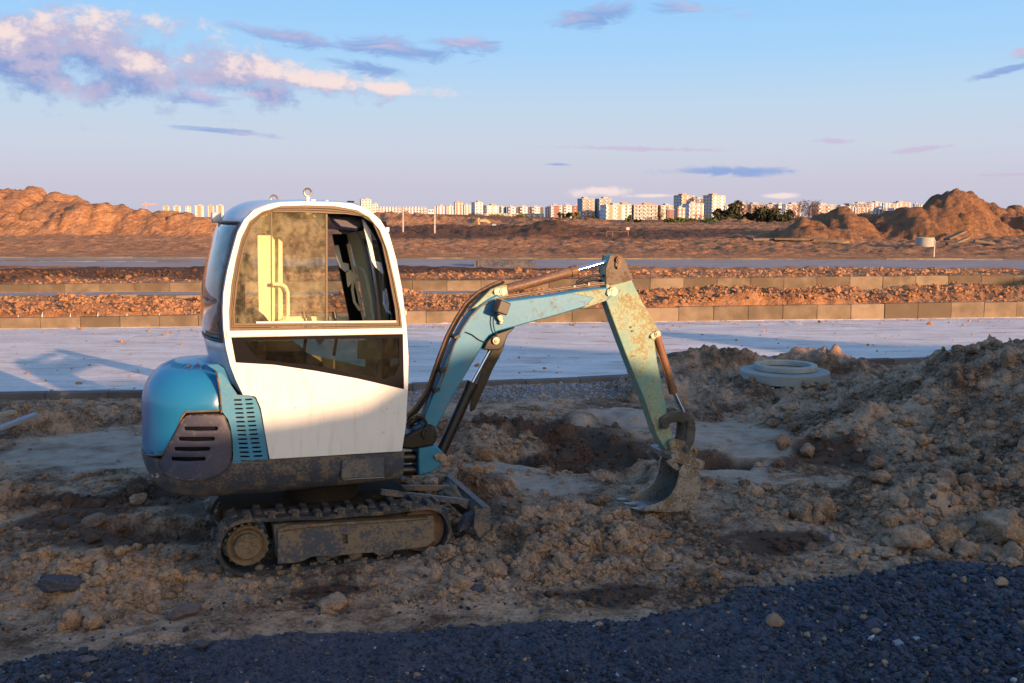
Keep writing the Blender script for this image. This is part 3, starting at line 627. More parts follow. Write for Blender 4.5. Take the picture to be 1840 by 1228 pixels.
# gravel stones over the foreground sheet
n = 46000; d = 1/np.sqrt(RNG.uniform(1/7.8**2, 1/3.9**2, n)); a = RNG.uniform(-.62, .80, n); gx = d*a; gy = d
ok = gy < gr(gx)+.03+.12*vnoise(gx*3, gy*3, 301); ok |= (RNG.uniform(0, 1, n) < .05) & (gy < gr(gx)+.8) ; gx, gy = gx[ok], gy[ok]; n = len(gx)
sz = np.clip(RNG.lognormal(-4.66, .42, n)*(1+.5*vnoise(gx*.9, gy*1.4, 303))*np.where(RNG.uniform(0, 1, n) > .993, 2.2, 1), .005, .06)
g_ = RNG.uniform(.012, .062, n); tint = np.stack([g_*.90, g_*.98, g_*1.36], -1); br = RNG.uniform(0, 1, n)
tint[br > .955] = np.array([.20, .135, .08])*RNG.uniform(.6, 1.4, ((br > .955).sum(), 1)); tint[br > .992] = np.array([.30, .30, .33])*RNG.uniform(.7, 1.4, ((br > .992).sum(), 1))
scatter('loose_gravel', PR0, gx, gy, sz, M_STONES, tint, .25, label='loose dark gravel stones on the foreground', cat='gravel')
# soil crumbs and clods
def soil_pts(n, d0, d1, amax=.66, lumpmin=.12, yfun=None):
    d = 1/np.sqrt(RNG.uniform(1/d1**2, 1/d0**2, n)); a = RNG.uniform(-amax, amax, n); x = d*a; y = d
    z, reg, si, dk, orn, lum = terrain(x, y); ok = ((reg == 0) | (reg == 4)) & (y < kn(x)-.05) & (RNG.uniform(0, 1, n) < np.clip(lum, lumpmin, 1)*(1-.8*si))
    return x[ok], y[ok], z[ok], np.stack([si*.6, dk, orn], -1)[ok], reg[ok]
x, y, z, t, rg = soil_pts(40000, 5.6, 13.5); scatter('soil_crumbs', PR0, x, y, np.clip(RNG.lognormal(-4.15, .45, len(x)), .006, .05), M_CLOD, t, .2, zz=z, label='small crumbs of brown earth over the worked ground', cat='earth crumbs')
x, y, z, t, rg = soil_pts(7000, 6.0, 13.8, lumpmin=.05); s_ = np.clip(RNG.lognormal(-3.35, .42, len(x)), .02, .12); scatter('earth_clods', PR1, x, y, s_, M_CLOD, t, .3, zz=z, smooth=False, label='brown clods of earth over the worked ground', cat='earth clods')
# clods on the sunlit strips beyond the road
n = 15000; x = RNG.uniform(-15, 17, n); y = k1(x)+.2+RNG.uniform(0, 1, n)**1.2*3.6; ok = (y < k2(x)-.1) & (RNG.uniform(0, 1, n) < .25+.75*sstep(fbm(x*.25, y*.4+3, 2, 83), -.5, .4)); x, y = x[ok], y[ok]
scatter('strip_clods', PR1, x, y, np.clip(RNG.lognormal(-3.75, .5, len(x)), .014, .12), M_CLOD, np.tile([0, 0, 1.], (len(x), 1)), .25, label='sunlit orange clods along the strip between the two roads', cat='earth clods')
n = 3500; x = RNG.uniform(-20, 22, n); y = k3(x)+.3+RNG.uniform(0, 1, n)*4.2; ok = (y < r3a(x)-.2); x, y = x[ok], y[ok]; dkk = terrain(x, y)[3]
scatter('verge_clods', PR0, x, y, np.clip(RNG.lognormal(-3.35, .5, len(x)), .02, .15), M_CLOD, np.stack([dkk*0, dkk, dkk*0+1], -1), .3, label='orange clods on the verge behind the second kerb', cat='earth clods')
n = 2200; x = RNG.uniform(-13, 14, n); y = kn(x)+.2+RNG.uniform(0, 1, n)*8.5; ok = (y < k1(x)-.1) & (RNG.uniform(0, 1, n) < np.where(y > k1(x)-1.2, .9, .18)); x, y = x[ok], y[ok]
scatter('road_crumbs', PR0, x, y, np.clip(RNG.lognormal(-4.1, .5, len(x)), .008, .07), M_CLOD, np.tile([0, 0, .8], (len(x), 1)), .2, label='crumbs of earth spilled on the wide pale road', cat='earth crumbs')
n = 5000; x = RNG.uniform(-2.6, 2.6, n); y = kn(x)-.1-RNG.uniform(0, 1, n)**1.3*1.1; ok = fbm(x*1.2, y*2, 2, 310) > -.25; x, y = x[ok], y[ok]; g_ = RNG.uniform(.13, .34, len(x))
scatter('grey_chippings', PR0, x, y, np.clip(RNG.lognormal(-4.3, .3, len(x)), .008, .03), M_STONES, np.stack([g_, g_*1.02, g_*1.08], -1), .2, label='pale grey chippings spilled below the near kerb', cat='chippings')

# single stones and clods large enough to pick out
def shaped_rock(seed, size, mtl, sub=4, squash=None, amp=.3, tint=(0, 0, 0), rough=.08):
    rs = np.random.default_rng(seed); bm = bmesh.new(); bmesh.ops.create_icosphere(bm, subdivisions=sub, radius=1.0)
    V = np.array([v.co[:] for v in bm.verts]); Fa = [[v.index for v in f.verts] for f in bm.faces]; bm.free()
    V /= np.linalg.norm(V, axis=1)[:, None]; r = np.ones(len(V)); amp *= .7
    for _ in range(16):
        n_ = rs.normal(size=3); n_ /= np.linalg.norm(n_); c = V@n_; k_ = rs.uniform(.62, .92); r = np.where(c > .05, np.minimum(r, k_/np.maximum(c, .05)), r)
    o = rs.uniform(0, 50, 3); n1 = fbm(V[:, 0]*2+o[0]+V[:, 2]*1.7, V[:, 1]*2+o[1]-V[:, 2]*1.3, 4, seed); n2 = fbm(V[:, 0]*7+o[2]+V[:, 2]*6, V[:, 1]*7+V[:, 2]*5, 3, seed+5)
    r = r*(1+amp*n1+rough*2*n2); sq = squash or (1, rs.uniform(.7, .95), rs.uniform(.6, .85)); P = V*r[:, None]*np.array(sq)*size
    me = bpy.data.meshes.new('rock'); me.from_pydata(P.tolist(), [], Fa); me.materials.append(mtl); me.polygons.foreach_set('use_smooth', [True]*len(Fa))
    at = me.color_attributes.new('tint', 'FLOAT_COLOR', 'POINT'); at.data.foreach_set('color', np.tile([*tint, 1.], (len(P), 1)).astype(np.float32).ravel()); return me
def M_rock(name, a, b_, sc=8, rough=.8):
    m, b, T = mat(name, rough, 0, .35); N, L, M, MIX, SS = T; g = N('ShaderNodeTexCoord').outputs['Object']
    n1 = noise(T, g, sc, 5, .6); n2 = noise(T, g, sc*7, 4, .65); L(MIX(SS(M('ADD', M('MULTIPLY', n1, .6), M('MULTIPLY', n2, .4)), .35, .65), a, b_), b.inputs['Base Color']); bump(T, b, M('ADD', n1, n2), .6, .01); return m
M_SLATE = M_rock('slate_rock', (.035, .038, .05), (.10, .095, .11)); M_PLUM = M_rock('plum_rock', (.10, .075, .07), (.17, .13, .12)); M_PINK = M_rock('pink_rock', (.30, .16, .13), (.38, .22, .18)); M_TAN = M_rock('tan_rock', (.22, .15, .10), (.34, .25, .17), 12); M_GREY = M_rock('grey_rock', (.20, .20, .22), (.34, .34, .36))
def place_rock(name, px, py, wpx, hpx, mtl, label, cat, seed, rz=0, squash=None, group=None, tint=(0, 0, 0), me=None, amp=.3, zoff=0):
    p = ground(px, py+hpx*.45); p.z = H(p.x, p.y)
    for _ in range(5):
        q = ground(px, py+hpx*.38, p.z); p = Vector((q.x, q.y, H(q.x, q.y)))
    s = wpx/2*p.y/F; hgt = hpx/2*p.y/F
    me = me or shaped_rock(seed, 1., mtl, 4 if wpx > 45 else 3, (1, .85, .8) if squash is None else squash, amp, tint)
    o = link(bpy.data.objects.new(name, me)); o.location = (p.x, p.y, p.z+hgt*.55+zoff); o.scale = (s*1.1, s*1.0, hgt*1.25); o.rotation_euler = (0, 0, rz)
    return tag(o, label, cat, group)
RK = place_rock
RK('rock', 104, 1024, 84, 38, M_SLATE, 'dark blue-grey angular rock lying on earth at the left edge', 'rock', 1, .1, (1, .5, .8))
RK('rock', 336, 1094, 66, 38, M_PLUM, 'flat plum-grey rock in the sand below the left track', 'rock', 2, .5, (1, .5, .6))
RK('rock', 1391, 1112, 32, 30, M_TAN, 'rounded brown stone alone on the dark gravel', 'stone', 3)
RK('rock', 1410, 1026, 20, 15, M_PINK, 'small pinkish stone where the sand meets the gravel', 'stone', 4)
RK('rock', 361, 1158, 32, 20, M_SLATE, 'dark slate stone on the edge of the gravel, lower left', 'stone', 5)
RK('rock', 858, 1056, 30, 20, M_SLATE, 'small dark slate chip in the earth right of the track', 'stone', 6)
RK('rock', 1494, 966, 12, 24, M_GREY, 'thin upright grey stone wedged in the heap toe', 'stone', 7)
RK('rock', 155, 1183, 38, 14, M_PLUM, 'flat grey-brown stone on the gravel at lower left', 'stone', 8)
RK('rock', 1575, 1135, 20, 18, M_TAN, 'ochre pebble on the dark gravel at lower right', 'stone', 9)
RK('rock', 1840, 1120, 22, 16, M_TAN, 'ochre pebble on the gravel at the right edge', 'stone', 10)
CL = 'clod'
for i, (px, py, w, hgt, lb) in enumerate([
    (1640, 966, 74, 56, 'elongated tan clod at the foot of the heap, leaning left of the round one'), (1703, 958, 62, 62, 'rounded brown clod at the foot of the heap between two bigger ones'),
    (1800, 938, 98, 82, 'largest cracked clod at the right edge of the heap foot'), (1738, 912, 50, 36, 'wide clod above the rounded boulder on the heap'),
    (1687, 916, 40, 30, 'rounded clod behind the boulders at the heap foot'), (1532, 990, 40, 26, 'blocky pale clod first in the row at the gravel edge'), (1590, 990, 52, 26, 'broken pale clod at the toe of the heap by the gravel'),
    (1440, 912, 56, 52, 'jagged pale clod at the left tip of the heap'), (1478, 905, 50, 60, 'cracked clod just behind the jagged one at the heap tip'), (1470, 928, 30, 34, 'small upright clod below the jagged ones at the heap tip'),
    (1505, 985, 26, 26, 'small pale clod left of the blocky one'), (1698, 878, 44, 36, 'ochre-topped clod midway up the heap foot'), (1790, 880, 62, 40, 'broad clod above the largest one at the right edge'),
    (1405, 788, 26, 34, 'upright clod at the left corner of the rubble'), (1452, 790, 34, 34, 'brown clod standing right of the upright one in the rubble'), (1820, 990, 44, 40, 'crumbly clod at the lower right corner of the heap'),
    (1690, 838, 50, 34, 'rough clod in the middle of the heap slope'), (1600, 908, 42, 30, 'flattened ochre clod on the heap slope left of centre'), (1810, 675, 34, 44, 'tall brown clod on the heap crest near the right edge'), (1660, 660, 34, 30, 'dark clod on the crest at the left end of the big heap'),
    (783, 1030, 32, 40, 'tall tan clod directly in front of the track tip'), (826, 1045, 46, 34, 'wide pale clod right of the tall one in front of the track'), (902, 968, 26, 24, 'orange-brown clod just right of the dozer blade'),
    (980, 990, 30, 26, 'brown clod on the low spoil between blade and bucket'), (942, 980, 34, 28, 'grey-brown clod left of its neighbour on the low spoil'), (1283, 1028, 30, 28, 'clod on the sand near the gravel edge, right of centre'), (1240, 1046, 24, 26, 'small tan clod left of the one on the sand'),
    (132, 1108, 42, 46, 'tall pale clod at the front of the left spoil'), (168, 1114, 44, 38, 'crumbling brown clod beside the tall one on the left spoil'), (110, 1122, 26, 26, 'small clod at the left of the crumbling pair'), (272, 1090, 26, 22, 'reddish clod behind the flat plum rock'), (248, 923, 34, 30, 'pale lump on the dark earth left of the counterweight'),
    (1275, 862, 30, 24, 'brown clod right beside the bucket'), (908, 800, 24, 20, 'tan clod in the dug pit behind the boom foot'), (868, 808, 46, 40, 'large tan clod behind the boom foot'), (466, 1020, 22, 20, 'mud lump caught at the sprocket end of the track'), (600, 1080, 70, 34, 'low crumbly clod in front of the track on the sand')]):
    RK(CL, px, py, w, hgt, M_CLOD, lb, 'clod', 500+i, (i*.7) % 3)
# further clods of the heap, alike enough to share a label
protos = [shaped_rock(700+i, 1., M_CLOD, 3, (1, .85, .8), .3) for i in range(7)]; cnt = 0; tries = 0; placed = []
while cnt < 190 and tries < 5000:
    tries += 1; px = random.uniform(1240, 1835); py = random.uniform(690, 985)
    p = ground(px, py, .15); rg_ = region(p.x, p.y)
    if rg_ != 4: continue
    if any(abs(px-a)+abs(py-b) < 22 for a, b in placed): continue
    w = random.choice([12, 14, 16, 18, 20, 24, 28, 34, 40])*(1 if py > 800 else .75)
    RK(CL, px, py, w, w*random.uniform(.65, .85), M_CLOD, 'smaller rough brown clod lying loose on the shaded heap at right', 'clod', 0, random.uniform(0, 6), None, 'smaller clods on the shaded heap', me=random.choice(protos)); placed.append((px, py)); cnt += 1
cnt = 0; placed = []
while cnt < 90 and tries < 9000:
    tries += 1; px, py = (random.gauss(1010, 130), random.gauss(985, 38)) if random.random() < .55 else (random.gauss(170, 110), random.gauss(1075, 34))
    p = ground(px, py); rg_ = region(p.x, p.y)
    if rg_ != 0 or not (0 < px < 1300) or 380 < px < 900 or any(abs(px-a)+abs(py-b) < 18 for a, b in placed): continue
    w = random.choice([11, 12, 13, 15, 17, 20]); left = px < 600
    RK(CL, px, py, w, w*random.uniform(.65, .85), M_CLOD, 'small loose tan clod on the spoil in the left foreground' if left else 'small loose clod on the low spoil between dozer blade and bucket', 'clod', 0, random.uniform(0, 6), None, 'small clods on the left spoil' if left else 'small clods on the low spoil by the blade', me=random.choice(protos)); placed.append((px, py)); cnt += 1

# ------------------------------------------------------------------ manhole rings
def ringmesh(ro, ri, h_, seg=64):
    m = MB(); V = []
    for i in range(seg):
        a = 2*math.pi*i/seg; c, s = math.cos(a), math.sin(a); V += [(c*ro, s*ro, 0), (c*ro, s*ro, h_), (c*ri, s*ri, h_), (c*ri, s*ri, 0)]
    Fa = [(4*i+k_, 4*((i+1) % seg)+k_, 4*((i+1) % seg)+(k_+1) % 4, 4*i+(k_+1) % 4) for i in range(seg) for k_ in range(4)]
    return m.add(V, Fa)
def manhole(px, depth, z0, ro, h1, ro2, ri2, h2, label):
    x = (px-920)/F*depth/1.0; t = thing('manhole', (x, depth, z0), label, 'manhole')
    ringmesh(ro, ri2*.98, h1).build('cover_slab', M_CONC, t, bevel=.012, fix=True)
    o = ringmesh(ro2, ri2, h2).build('neck_ring', M_CONC, t, bevel=.015, fix=True); o.location = (.02, .03, h1+.001); return t
manhole(1415, 13.25, .115, .59, .14, .415, .335, .08, 'round pale concrete manhole neck set in the earth bank beyond the heap')
# ------------------------------------------------------------------ the mini excavator
RM = Matrix.Rotation(YAW, 3, 'Z') @ Matrix.Rotation(PIT, 3, 'Y')
ORI = MCH+RM @ Vector((0, .49, 0)); RMi = RM.transposed()
EX = thing('mini_excavator', ORI, 'blue and white mini excavator with glazed cab, bucket resting on the churned ground', 'excavator')
EX.rotation_euler = RM.to_euler()
OC = RMi @ (Vector((0, 0, CAM_H))-ORI)
def S(px, py, ly=-.47):                       # photograph point on the machine's own vertical plane at sideways offset ly -> (x, z)
    r = RMi @ ray(px, py); t = (ly-OC.y)/r.y; q = OC+r*t; return (q.x, q.z)
def SS_(L_, ly=-.47): return [S(a, b, ly) for a, b in L_]
def S3(px, py, ly): a = S(px, py, ly); return Vector((a[0], ly, a[1]))
def smooth_poly(P, it=2, closed=True):         # corner cutting
    for _ in range(it):
        Q = []; n = len(P)
        for i in range(n if closed else n-1):
            a, b = P[i], P[(i+1) % n]; Q += [(a[0]*.75+b[0]*.25, a[1]*.75+b[1]*.25), (a[0]*.25+b[0]*.75, a[1]*.25+b[1]*.75)]
        if not closed: Q = [P[0]]+Q+[P[-1]]
        P = Q
    return P
def inside(p, poly):
    x, y = p; c = False; n = len(poly)
    for i in range(n):
        x1, y1 = poly[i]; x2, y2 = poly[i-1]
        if (y1 > y) != (y2 > y) and x < (x2-x1)*(y-y1)/(y2-y1)+x1: c = not c
    return c
def panel(name, outer, holes, mapf, thick, material, parent, step=None, smooth=None, bevel=0, mats=None):
    pts = list(outer); edges = [(i, (i+1) % len(outer)) for i in range(len(outer))]
    for h_ in holes:
        b = len(pts); pts += list(h_); edges += [(b+i, b+(i+1) % len(h_)) for i in range(len(h_))]
    if step:
        xs = [p[0] for p in outer]; zs = [p[1] for p in outer]
        for x in np.arange(min(xs)+step/2, max(xs), step):
            for z in np.arange(min(zs)+step/2, max(zs), step):
                if inside((x, z), outer) and not any(inside((x, z), h_) for h_ in holes) and min((x-a)**2+(z-b_)**2 for a, b_ in pts[:len(outer)+sum(map(len, holes))]) > (step*.35)**2: pts.append((x, z))
    v, e, f, *_ = delaunay_2d_cdt([Vector(p) for p in pts], edges, [], 0, 1e-6)
    F2 = []
    for t in f:
        c = sum((v[i] for i in t), Vector((0, 0)))/len(t)
        if inside(c, outer) and not any(inside(c, h_) for h_ in holes): F2.append(tuple(t))
    used = sorted({i for t in F2 for i in t}); rm = {k_: i for i, k_ in enumerate(used)}
    me = bpy.data.meshes.new(name); me.from_pydata([tuple(mapf(*v[i])) for i in used], [], [tuple(rm[i] for i in t) for t in F2]); me.materials.append(material)
    o = link(bpy.data.objects.new(name, me), parent)
    # face outwards: away from the machine's centre line (or its middle)
    bm = bmesh.new(); bm.from_mesh(me); bmesh.ops.recalc_face_normals(bm, faces=bm.faces)
    if sum((f_.normal.y*(-1 if f_.calc_center_median().y < 0 else 1)+f_.normal.x*(.3 if f_.calc_center_median().x > 0 else -.3))*f_.calc_area() for f_ in bm.faces) < 0: bmesh.ops.reverse_faces(bm, faces=bm.faces)
    bm.to_mesh(me); bm.free()
    s = o.modifiers.new('solid', 'SOLIDIFY'); s.thickness = thick; s.offset = -1
    if bevel: b = o.modifiers.new('bevel', 'BEVEL'); b.width = bevel; b.segments = 2; b.limit_method = 'ANGLE'; b.angle_limit = R(50)
    if smooth or (smooth is None and step and step < .06):
        me.polygons.foreach_set('use_smooth', [True]*len(me.polygons))
        try: me.set_sharp_from_angle(angle=R(35))
        except Exception: pass
    return o
flat = lambda y: (lambda x, z: (x, y, z))
def slot(cx, cz, w, h_, ax=(1, 0)):
    P = []
    for i in range(12):
        a = 2*math.pi*i/12; s = math.copysign(1, math.cos(a)) if abs(math.cos(a)) > 1e-6 else 0
        u = s*(w/2-h_/2)+math.cos(a)*h_/2; v = math.sin(a)*h_/2; P.append((cx+u*ax[0]-v*ax[1], cz+u*ax[1]+v*ax[0]))
    return P
def slot_px(x0, x1, y, hpx, ly, y2=None):
    a = S(x0, y, ly); b = S(x1, y2 if y2 else y, ly); w = math.hypot(b[0]-a[0], b[1]-a[1]); return slot((a[0]+b[0])/2, (a[1]+b[1])/2, w, hpx*.00364, ((b[0]-a[0])/w, (b[1]-a[1])/w))

# ---- tail: plan curve of the house (rounded rear) and surfaces that follow it
WH = .475; XC = -.66; RT = .525; NP = 2.35
def plan(s):                                   # s <= 0 straight near side, 0..1 rear corner, 1..2 mirrored
    if s <= 0: return XC-s, -WH
    if s >= 2: return XC+(s-2), WH
    th_ = s*math.pi/2; c, s_ = math.cos(th_), math.sin(th_)
    return XC-RT*abs(s_)**(2/NP), -WH*math.copysign(abs(c)**(2/NP), c)
def plan_n(s):
    e = 1e-3
    a, b = plan(s-e), plan(s+e); t = Vector((b[0]-a[0], b[1]-a[1])).normalized(); return Vector((t.y, -t.x)) if False else Vector((-t.y, t.x))
def on_plan(s, inset, z):
    x, y = plan(s); n_ = plan_n(s)
    if n_.dot(Vector((XC+.15-x, -y))) < 0: n_ = -n_       # inward
    return (x+n_.x*inset, y+n_.y*inset, z)
Z_HT = S(340, 658, -.3)[1]; Z_HB = .765; Z_CT = S(620, 818, -.47)[1]; Z_CB = S(400, 900, -.40)[1]
def ins_h(z):
    t = min(1, max(0, (z-(Z_HT-.27))/.27)); return .005+.25*(1-math.sqrt(max(0, 1-t*t)))
def ins_c(z):
    t = min(1, max(0, ((Z_CB+.24)-z)/.24)); return .15*(1-math.sqrt(max(0, 1-t*t)))+.05*max(0, (Z_CB+.28-z)/.28)
def inv(px, py, ins):                          # photograph point -> (s, z) on the near, visible half of the tail
    best = None
    for s in np.linspace(-1.2, 1.15, 236):
        z = 1.
        for _ in range(4):
            q = ORI+RM @ Vector(on_plan(s, ins(z), z)); u, v = project(q); z += (v-py)/260.
        u, v = project(ORI+RM @ Vector(on_plan(s, ins(z), z))); d = abs(u-px)
        if best is None or d < best[0]-.2: best = (d, s, z)
    return best[1], best[2]
def inv_poly(L_, ins): return [inv(a, b, ins) for a, b in L_]
def sm(ins): return lambda s, z: on_plan(s, ins(z), z)

body = EX
# near-black sheet painting the engine bay's darkness behind the panels
mb = MB(); SG = list(np.linspace(-.62, 0, 6))+list(np.linspace(.06, 1.94, 34))+list(np.linspace(2, 2.6, 6)); ZG = list(np.linspace(Z_CT-.03, Z_HT-.004, 16))
for s in SG:
    for z in ZG: mb.v.append(on_plan(s, ins_h(z)+.018, z))
for i in range(len(SG)-1):
    for j in range(len(ZG)-1): a = i*len(ZG)+j; mb.f.append((a, a+1, a+len(ZG)+1, a+len(ZG))); mb.m.append(0)
mb.f.append(tuple(i*len(ZG)+len(ZG)-1 for i in range(len(SG)))); mb.m.append(0)
mb.build('bay_darkness', M_DARKIN, body, smooth=True)
# blue engine hood
nearb = inv_poly([(394.5, 738), (333, 740.5), (327, 748), (313, 782), (300, 806), (292, 817), (274, 819), (262, 817)], ins_h)
fr_s = inv(394, 738, ins_h)[0]; ft = inv(388, 690, ins_h)[0]
hood = [(ft-.02, Z_HT-.002), (fr_s-.01, Z_HT-.12)]+nearb+[(1.15, nearb[-1][1]), (2.0, nearb[-1][1]), (2.45, nearb[-1][1]), (2.45, Z_HT-.002)]
xs_ = np.linspace(2.4, ft, 40); hood += [(x, Z_HT-.002) for x in xs_[:-1]]
hood_o = panel('engine_hood', hood, [], sm(ins_h), .012, M_BLUE, body, step=.04)
# hood lid: gently crowned cap
lid = MB(); ring_ = [on_plan(s, ins_h(Z_HT-.002), Z_HT-.002) for s in np.linspace(-.32, 2.32, 50)]; cx = sum(p[0] for p in ring_)/50; nlv = 7
for k_ in range(nlv):
    t = 1-k_/nlv
    for p in ring_: lid.v.append((cx+(p[0]-cx)*t, p[1]*t, p[2]+.020*(1-t*t)-.0005))
lid.v.append((cx, 0, Z_HT+.020))
for k_ in range(nlv-1):
    for i in range(50): a = k_*50+i; b = k_*50+(i+1) % 50; lid.f.append((a, b, b+50, a+50)); lid.m.append(0)
for i in range(50): lid.f.append(((nlv-1)*50+i, (nlv-1)*50+(i+1) % 50, nlv*50)); lid.m.append(0)
lid.build('hood_top', M_BLUE, body, smooth=True, fix=True)
for px, py in ((349, 664), (358, 669), (377, 667)):
    q = ground(px, py, 0); a = S3(px, py, -.26); MB().tube([a+Vector((0, 0, -.02)), a+Vector((0, 0, .006))], .009, 10).build('bolt', M_PIN, body, smooth=True)
for px, py in ((339, 657.5), (356, 656), (364, 661)):
    a = S3(px, py, -.22); MB().box(a, (.022, .008, .012)).box(a+Vector((0, .014, .004)), (.006, .02, .018)).build('hood_hinge_clip', M_BLACK, body)
# chassis skirt and counterweight, dark
mb = MB(); SG = list(np.linspace(-1.13, 0, 12))+list(np.linspace(.05, 1.95, 40))+list(np.linspace(2, 3.13, 12)); ZG = list(np.linspace(Z_CB, Z_CT, 18))
def zc_top(s): return Z_CT+(.0)
for s in SG:
    for z in ZG:
        x, y, zz = on_plan(s, ins_c(z)-.004, z)
        if s < -.2 or s > 2.2:                                    # floor rises towards the front
            k_ = min(1, (abs(s-1)-1.2)/.9); zz = z+(Z_CT-z)/(Z_CT-Z_CB)*.065*k_; x, y, _z = on_plan(s, (ins_c(z)-.004)*(1-.6*k_), z)
        if s == SG[0] or s == SG[-1]: y *= .99
        mb.v.append((x, y, zz))
nz_ = len(ZG); ns_ = len(SG)
for i in range(ns_-1):
    for j in range(nz_-1): a = i*nz_+j; mb.f.append((a, a+1, a+nz_+1, a+nz_)); mb.m.append(0)
for j in range(nz_-1): a = j; b = (ns_-1)*nz_+j; mb.f.append((a, b, b+1, a+1)); mb.m.append(0)
mb.f.append(tuple(i*nz_ for i in range(ns_))); mb.m.append(0); mb.f.append(tuple(i*nz_+nz_-1 for i in reversed(range(ns_)))); mb.m.append(0)
ch = mb.build('chassis', M_CHASS, body, smooth=45, fix=True)
# side grille
gp = inv_poly([(331, 750), (345, 745.5), (396, 745), (404, 749), (410, 760), (415.5, 780), (417, 820), (413, 836), (401, 849), (378, 858.5), (355, 862), (334, 862), (313, 857.5), (297, 847), (288, 833), (294, 822), (304, 806), (317, 778)], ins_h)
gs = []
for x0, x1, y in ((331, 392, 769.6), (321.5, 385, 788), (314, 378, 806), (308, 370, 824)):
    a = inv(x0, y, ins_h); b = inv(x1, y, ins_h); gs.append(slot((a[0]+b[0])/2, (a[1]+b[1])/2, abs(b[0]-a[0]), .028, (1, (b[1]-a[1])/(b[0]-a[0]) if b[0] != a[0] else 0)))
gr_o = panel('side_grille', smooth_poly(gp, 1), gs, lambda s, z: on_plan(s, -.012+.004, z), .012, M_GRILLE, body, step=.035, bevel=.003)
rim = MB(); rp = [Vector(on_plan(a, -.007, b)) for a, b in smooth_poly(gp, 1)]; rim.tube(rp+[rp[0]], .0045, 6, False); rim.build('grille_edge', M_RUBBER, gr_o, smooth=True)
rim = MB(); rp = [Vector(on_plan(a, .006, b)) for a, b in nearb]; rim.tube(rp, .007, 6); rim.build('hood_seal', M_SEAL, body, smooth=True)
core = MB()
for i in range(34): core.box((XC+.24-i*.013, -WH+.13, .92), (.004, .02, .22))
core.build('radiator_fins', M_RUST, body)
# teal louvred side panel
lp = [(391, 669), (400, 672), (412, 688), (427, 710), (440, 710), (452, 710.5), (459, 716), (465, 730), (470, 750), (476, 780), (480, 805), (482.5, 825), (450, 829.5), (417.5, 833), (419, 818), (418, 792), (415, 770), (410, 754), (404, 746), (400, 741), (396, 720), (392, 690)]
slots = []
for i in range(15):
    t = i/14; y = 719+t*109.5; x0 = 420+12*t; slots.append(slot_px(x0, x0+14.5+3.2*t, y, 3.3, -WH)); x1 = 440+17*t-1.5*math.sin(t*3.1); slots.append(slot_px(x1, x1+13.5+3.5*t, y-.6, 3.3, -WH, y-1.2))
lv = panel('louvre_panel', SS_(lp, -WH), slots, flat(-WH-.002), .010, M_TEAL, body, step=.05, smooth=False)
panel('hood_shoulder', SS_([(372, 656), (392, 655), (404, 663), (418, 680), (437, 709), (426, 711), (411, 690), (399, 673), (390, 668)], -.40), [], flat(-.40), .05, M_BLUE, body)
MB().tube([S3(a, b, -WH-.003) for a, b in ((452, 709.5), (461, 716), (467, 730), (473, 752), (479, 785), (484, 824))], .007, 8).build('panel_gasket', M_BLACK, body, smooth=True)
MB().tube([S3(a, b, -WH-.001) for a, b in ((388, 668), (392, 686), (396, 712), (398, 742))], .0055, 8).build('panel_gasket', M_RUBBER, body, smooth=True)
MB().prism(SS_([(615, 828), (690, 823), (691, 857), (613, 861)], -.485), -.486, -.470).build('access_door', M_CHASS, body, bevel=.006)
MB().tube([S3(617, 862, -.486), S3(691, 858, -.486)], .004, 6).build('access_door_hinge', M_PIN, body)
# number cast on the counterweight
for i, chh in enumerate('15'):
    cu = bpy.data.curves.new('t', 'FONT'); cu.body = chh; cu.size = .065; cu.extrude = .006; cu.align_x = 'CENTER'; to = bpy.data.objects.new('t', cu); COL.objects.link(to)
    dg = bpy.context.evaluated_depsgraph_get(); me = bpy.data.meshes.new_from_object(to.evaluated_get(dg)); bpy.data.objects.remove(to)
    s0, z0 = inv(277+i*9, 858, ins_c); o = link(bpy.data.objects.new('cast_number', me), body); me.materials.clear(); me.materials.append(M_PALE)
    p = Vector(on_plan(s0, ins_c(z0)-.010, z0)); n_ = plan_n(s0); nn = Vector((n_.x, n_.y, 0)); nn = nn if nn.dot(Vector((p.x-XC, p.y, 0))) > 0 else -nn
    o.matrix_local = Matrix.Translation(p) @ Matrix((( -nn.y, 0, nn.x, 0), (nn.x, 0, nn.y, 0), (0, 1, 0, 0), (0, 0, 0, 1)))

# ---- cab
YN, YF = -.47, .45
OUT = [(484, 824), (476, 780), (468, 733), (459, 712), (446, 709.5), (436, 709), (423, 682), (413, 656), (405, 623), (401, 591), (399.6, 558), (401, 525.5), (408, 486), (417, 450.6), (426, 418), (438, 395), (454, 379), (480, 368.5), (503, 363.6), (548, 362.6), (600, 363.6), (633, 366.5), (659, 375.6), (682, 395), (698, 421), (711, 467), (721, 519), (729, 584), (732.6, 640), (732, 692), (728, 763), (721, 810)]
WIN = [(412, 594), (411, 558), (415, 512.5), (423, 467), (433, 428), (447.5, 398), (470, 381), (503, 371), (548, 369.5), (600.7, 371), (640, 378), (662.6, 391), (682, 415), (695, 450.6), (708, 506), (718, 558), (721.5, 589)]
GLS = [(422, 581), (421, 560), (426, 512), (432, 475), (438, 447), (451, 410), (470, 388.7), (490, 381.5), (540, 382), (584, 384), (620, 385), (649.5, 389), (669, 401.7), (685, 437.5), (698, 499), (708, 551.6), (711, 579)]
LOW = [(414.8, 606), (722.5, 600), (724.6, 699), (640, 679.5), (566, 666), (492, 655), (423, 651)]
LOWC = [(437, 613), (480, 610.5), (566, 609), (574, 620), (583, 609), (716, 607.5), (716, 657.6), (707, 674), (688, 681), (659, 676), (585, 659.5), (463, 645.6)]
door = panel('door', SS_(OUT, YN), [SS_(WIN, YN), SS_(LOW, YN)], flat(YN-.022), .030, M_WHITE, body, step=.10, bevel=.006)
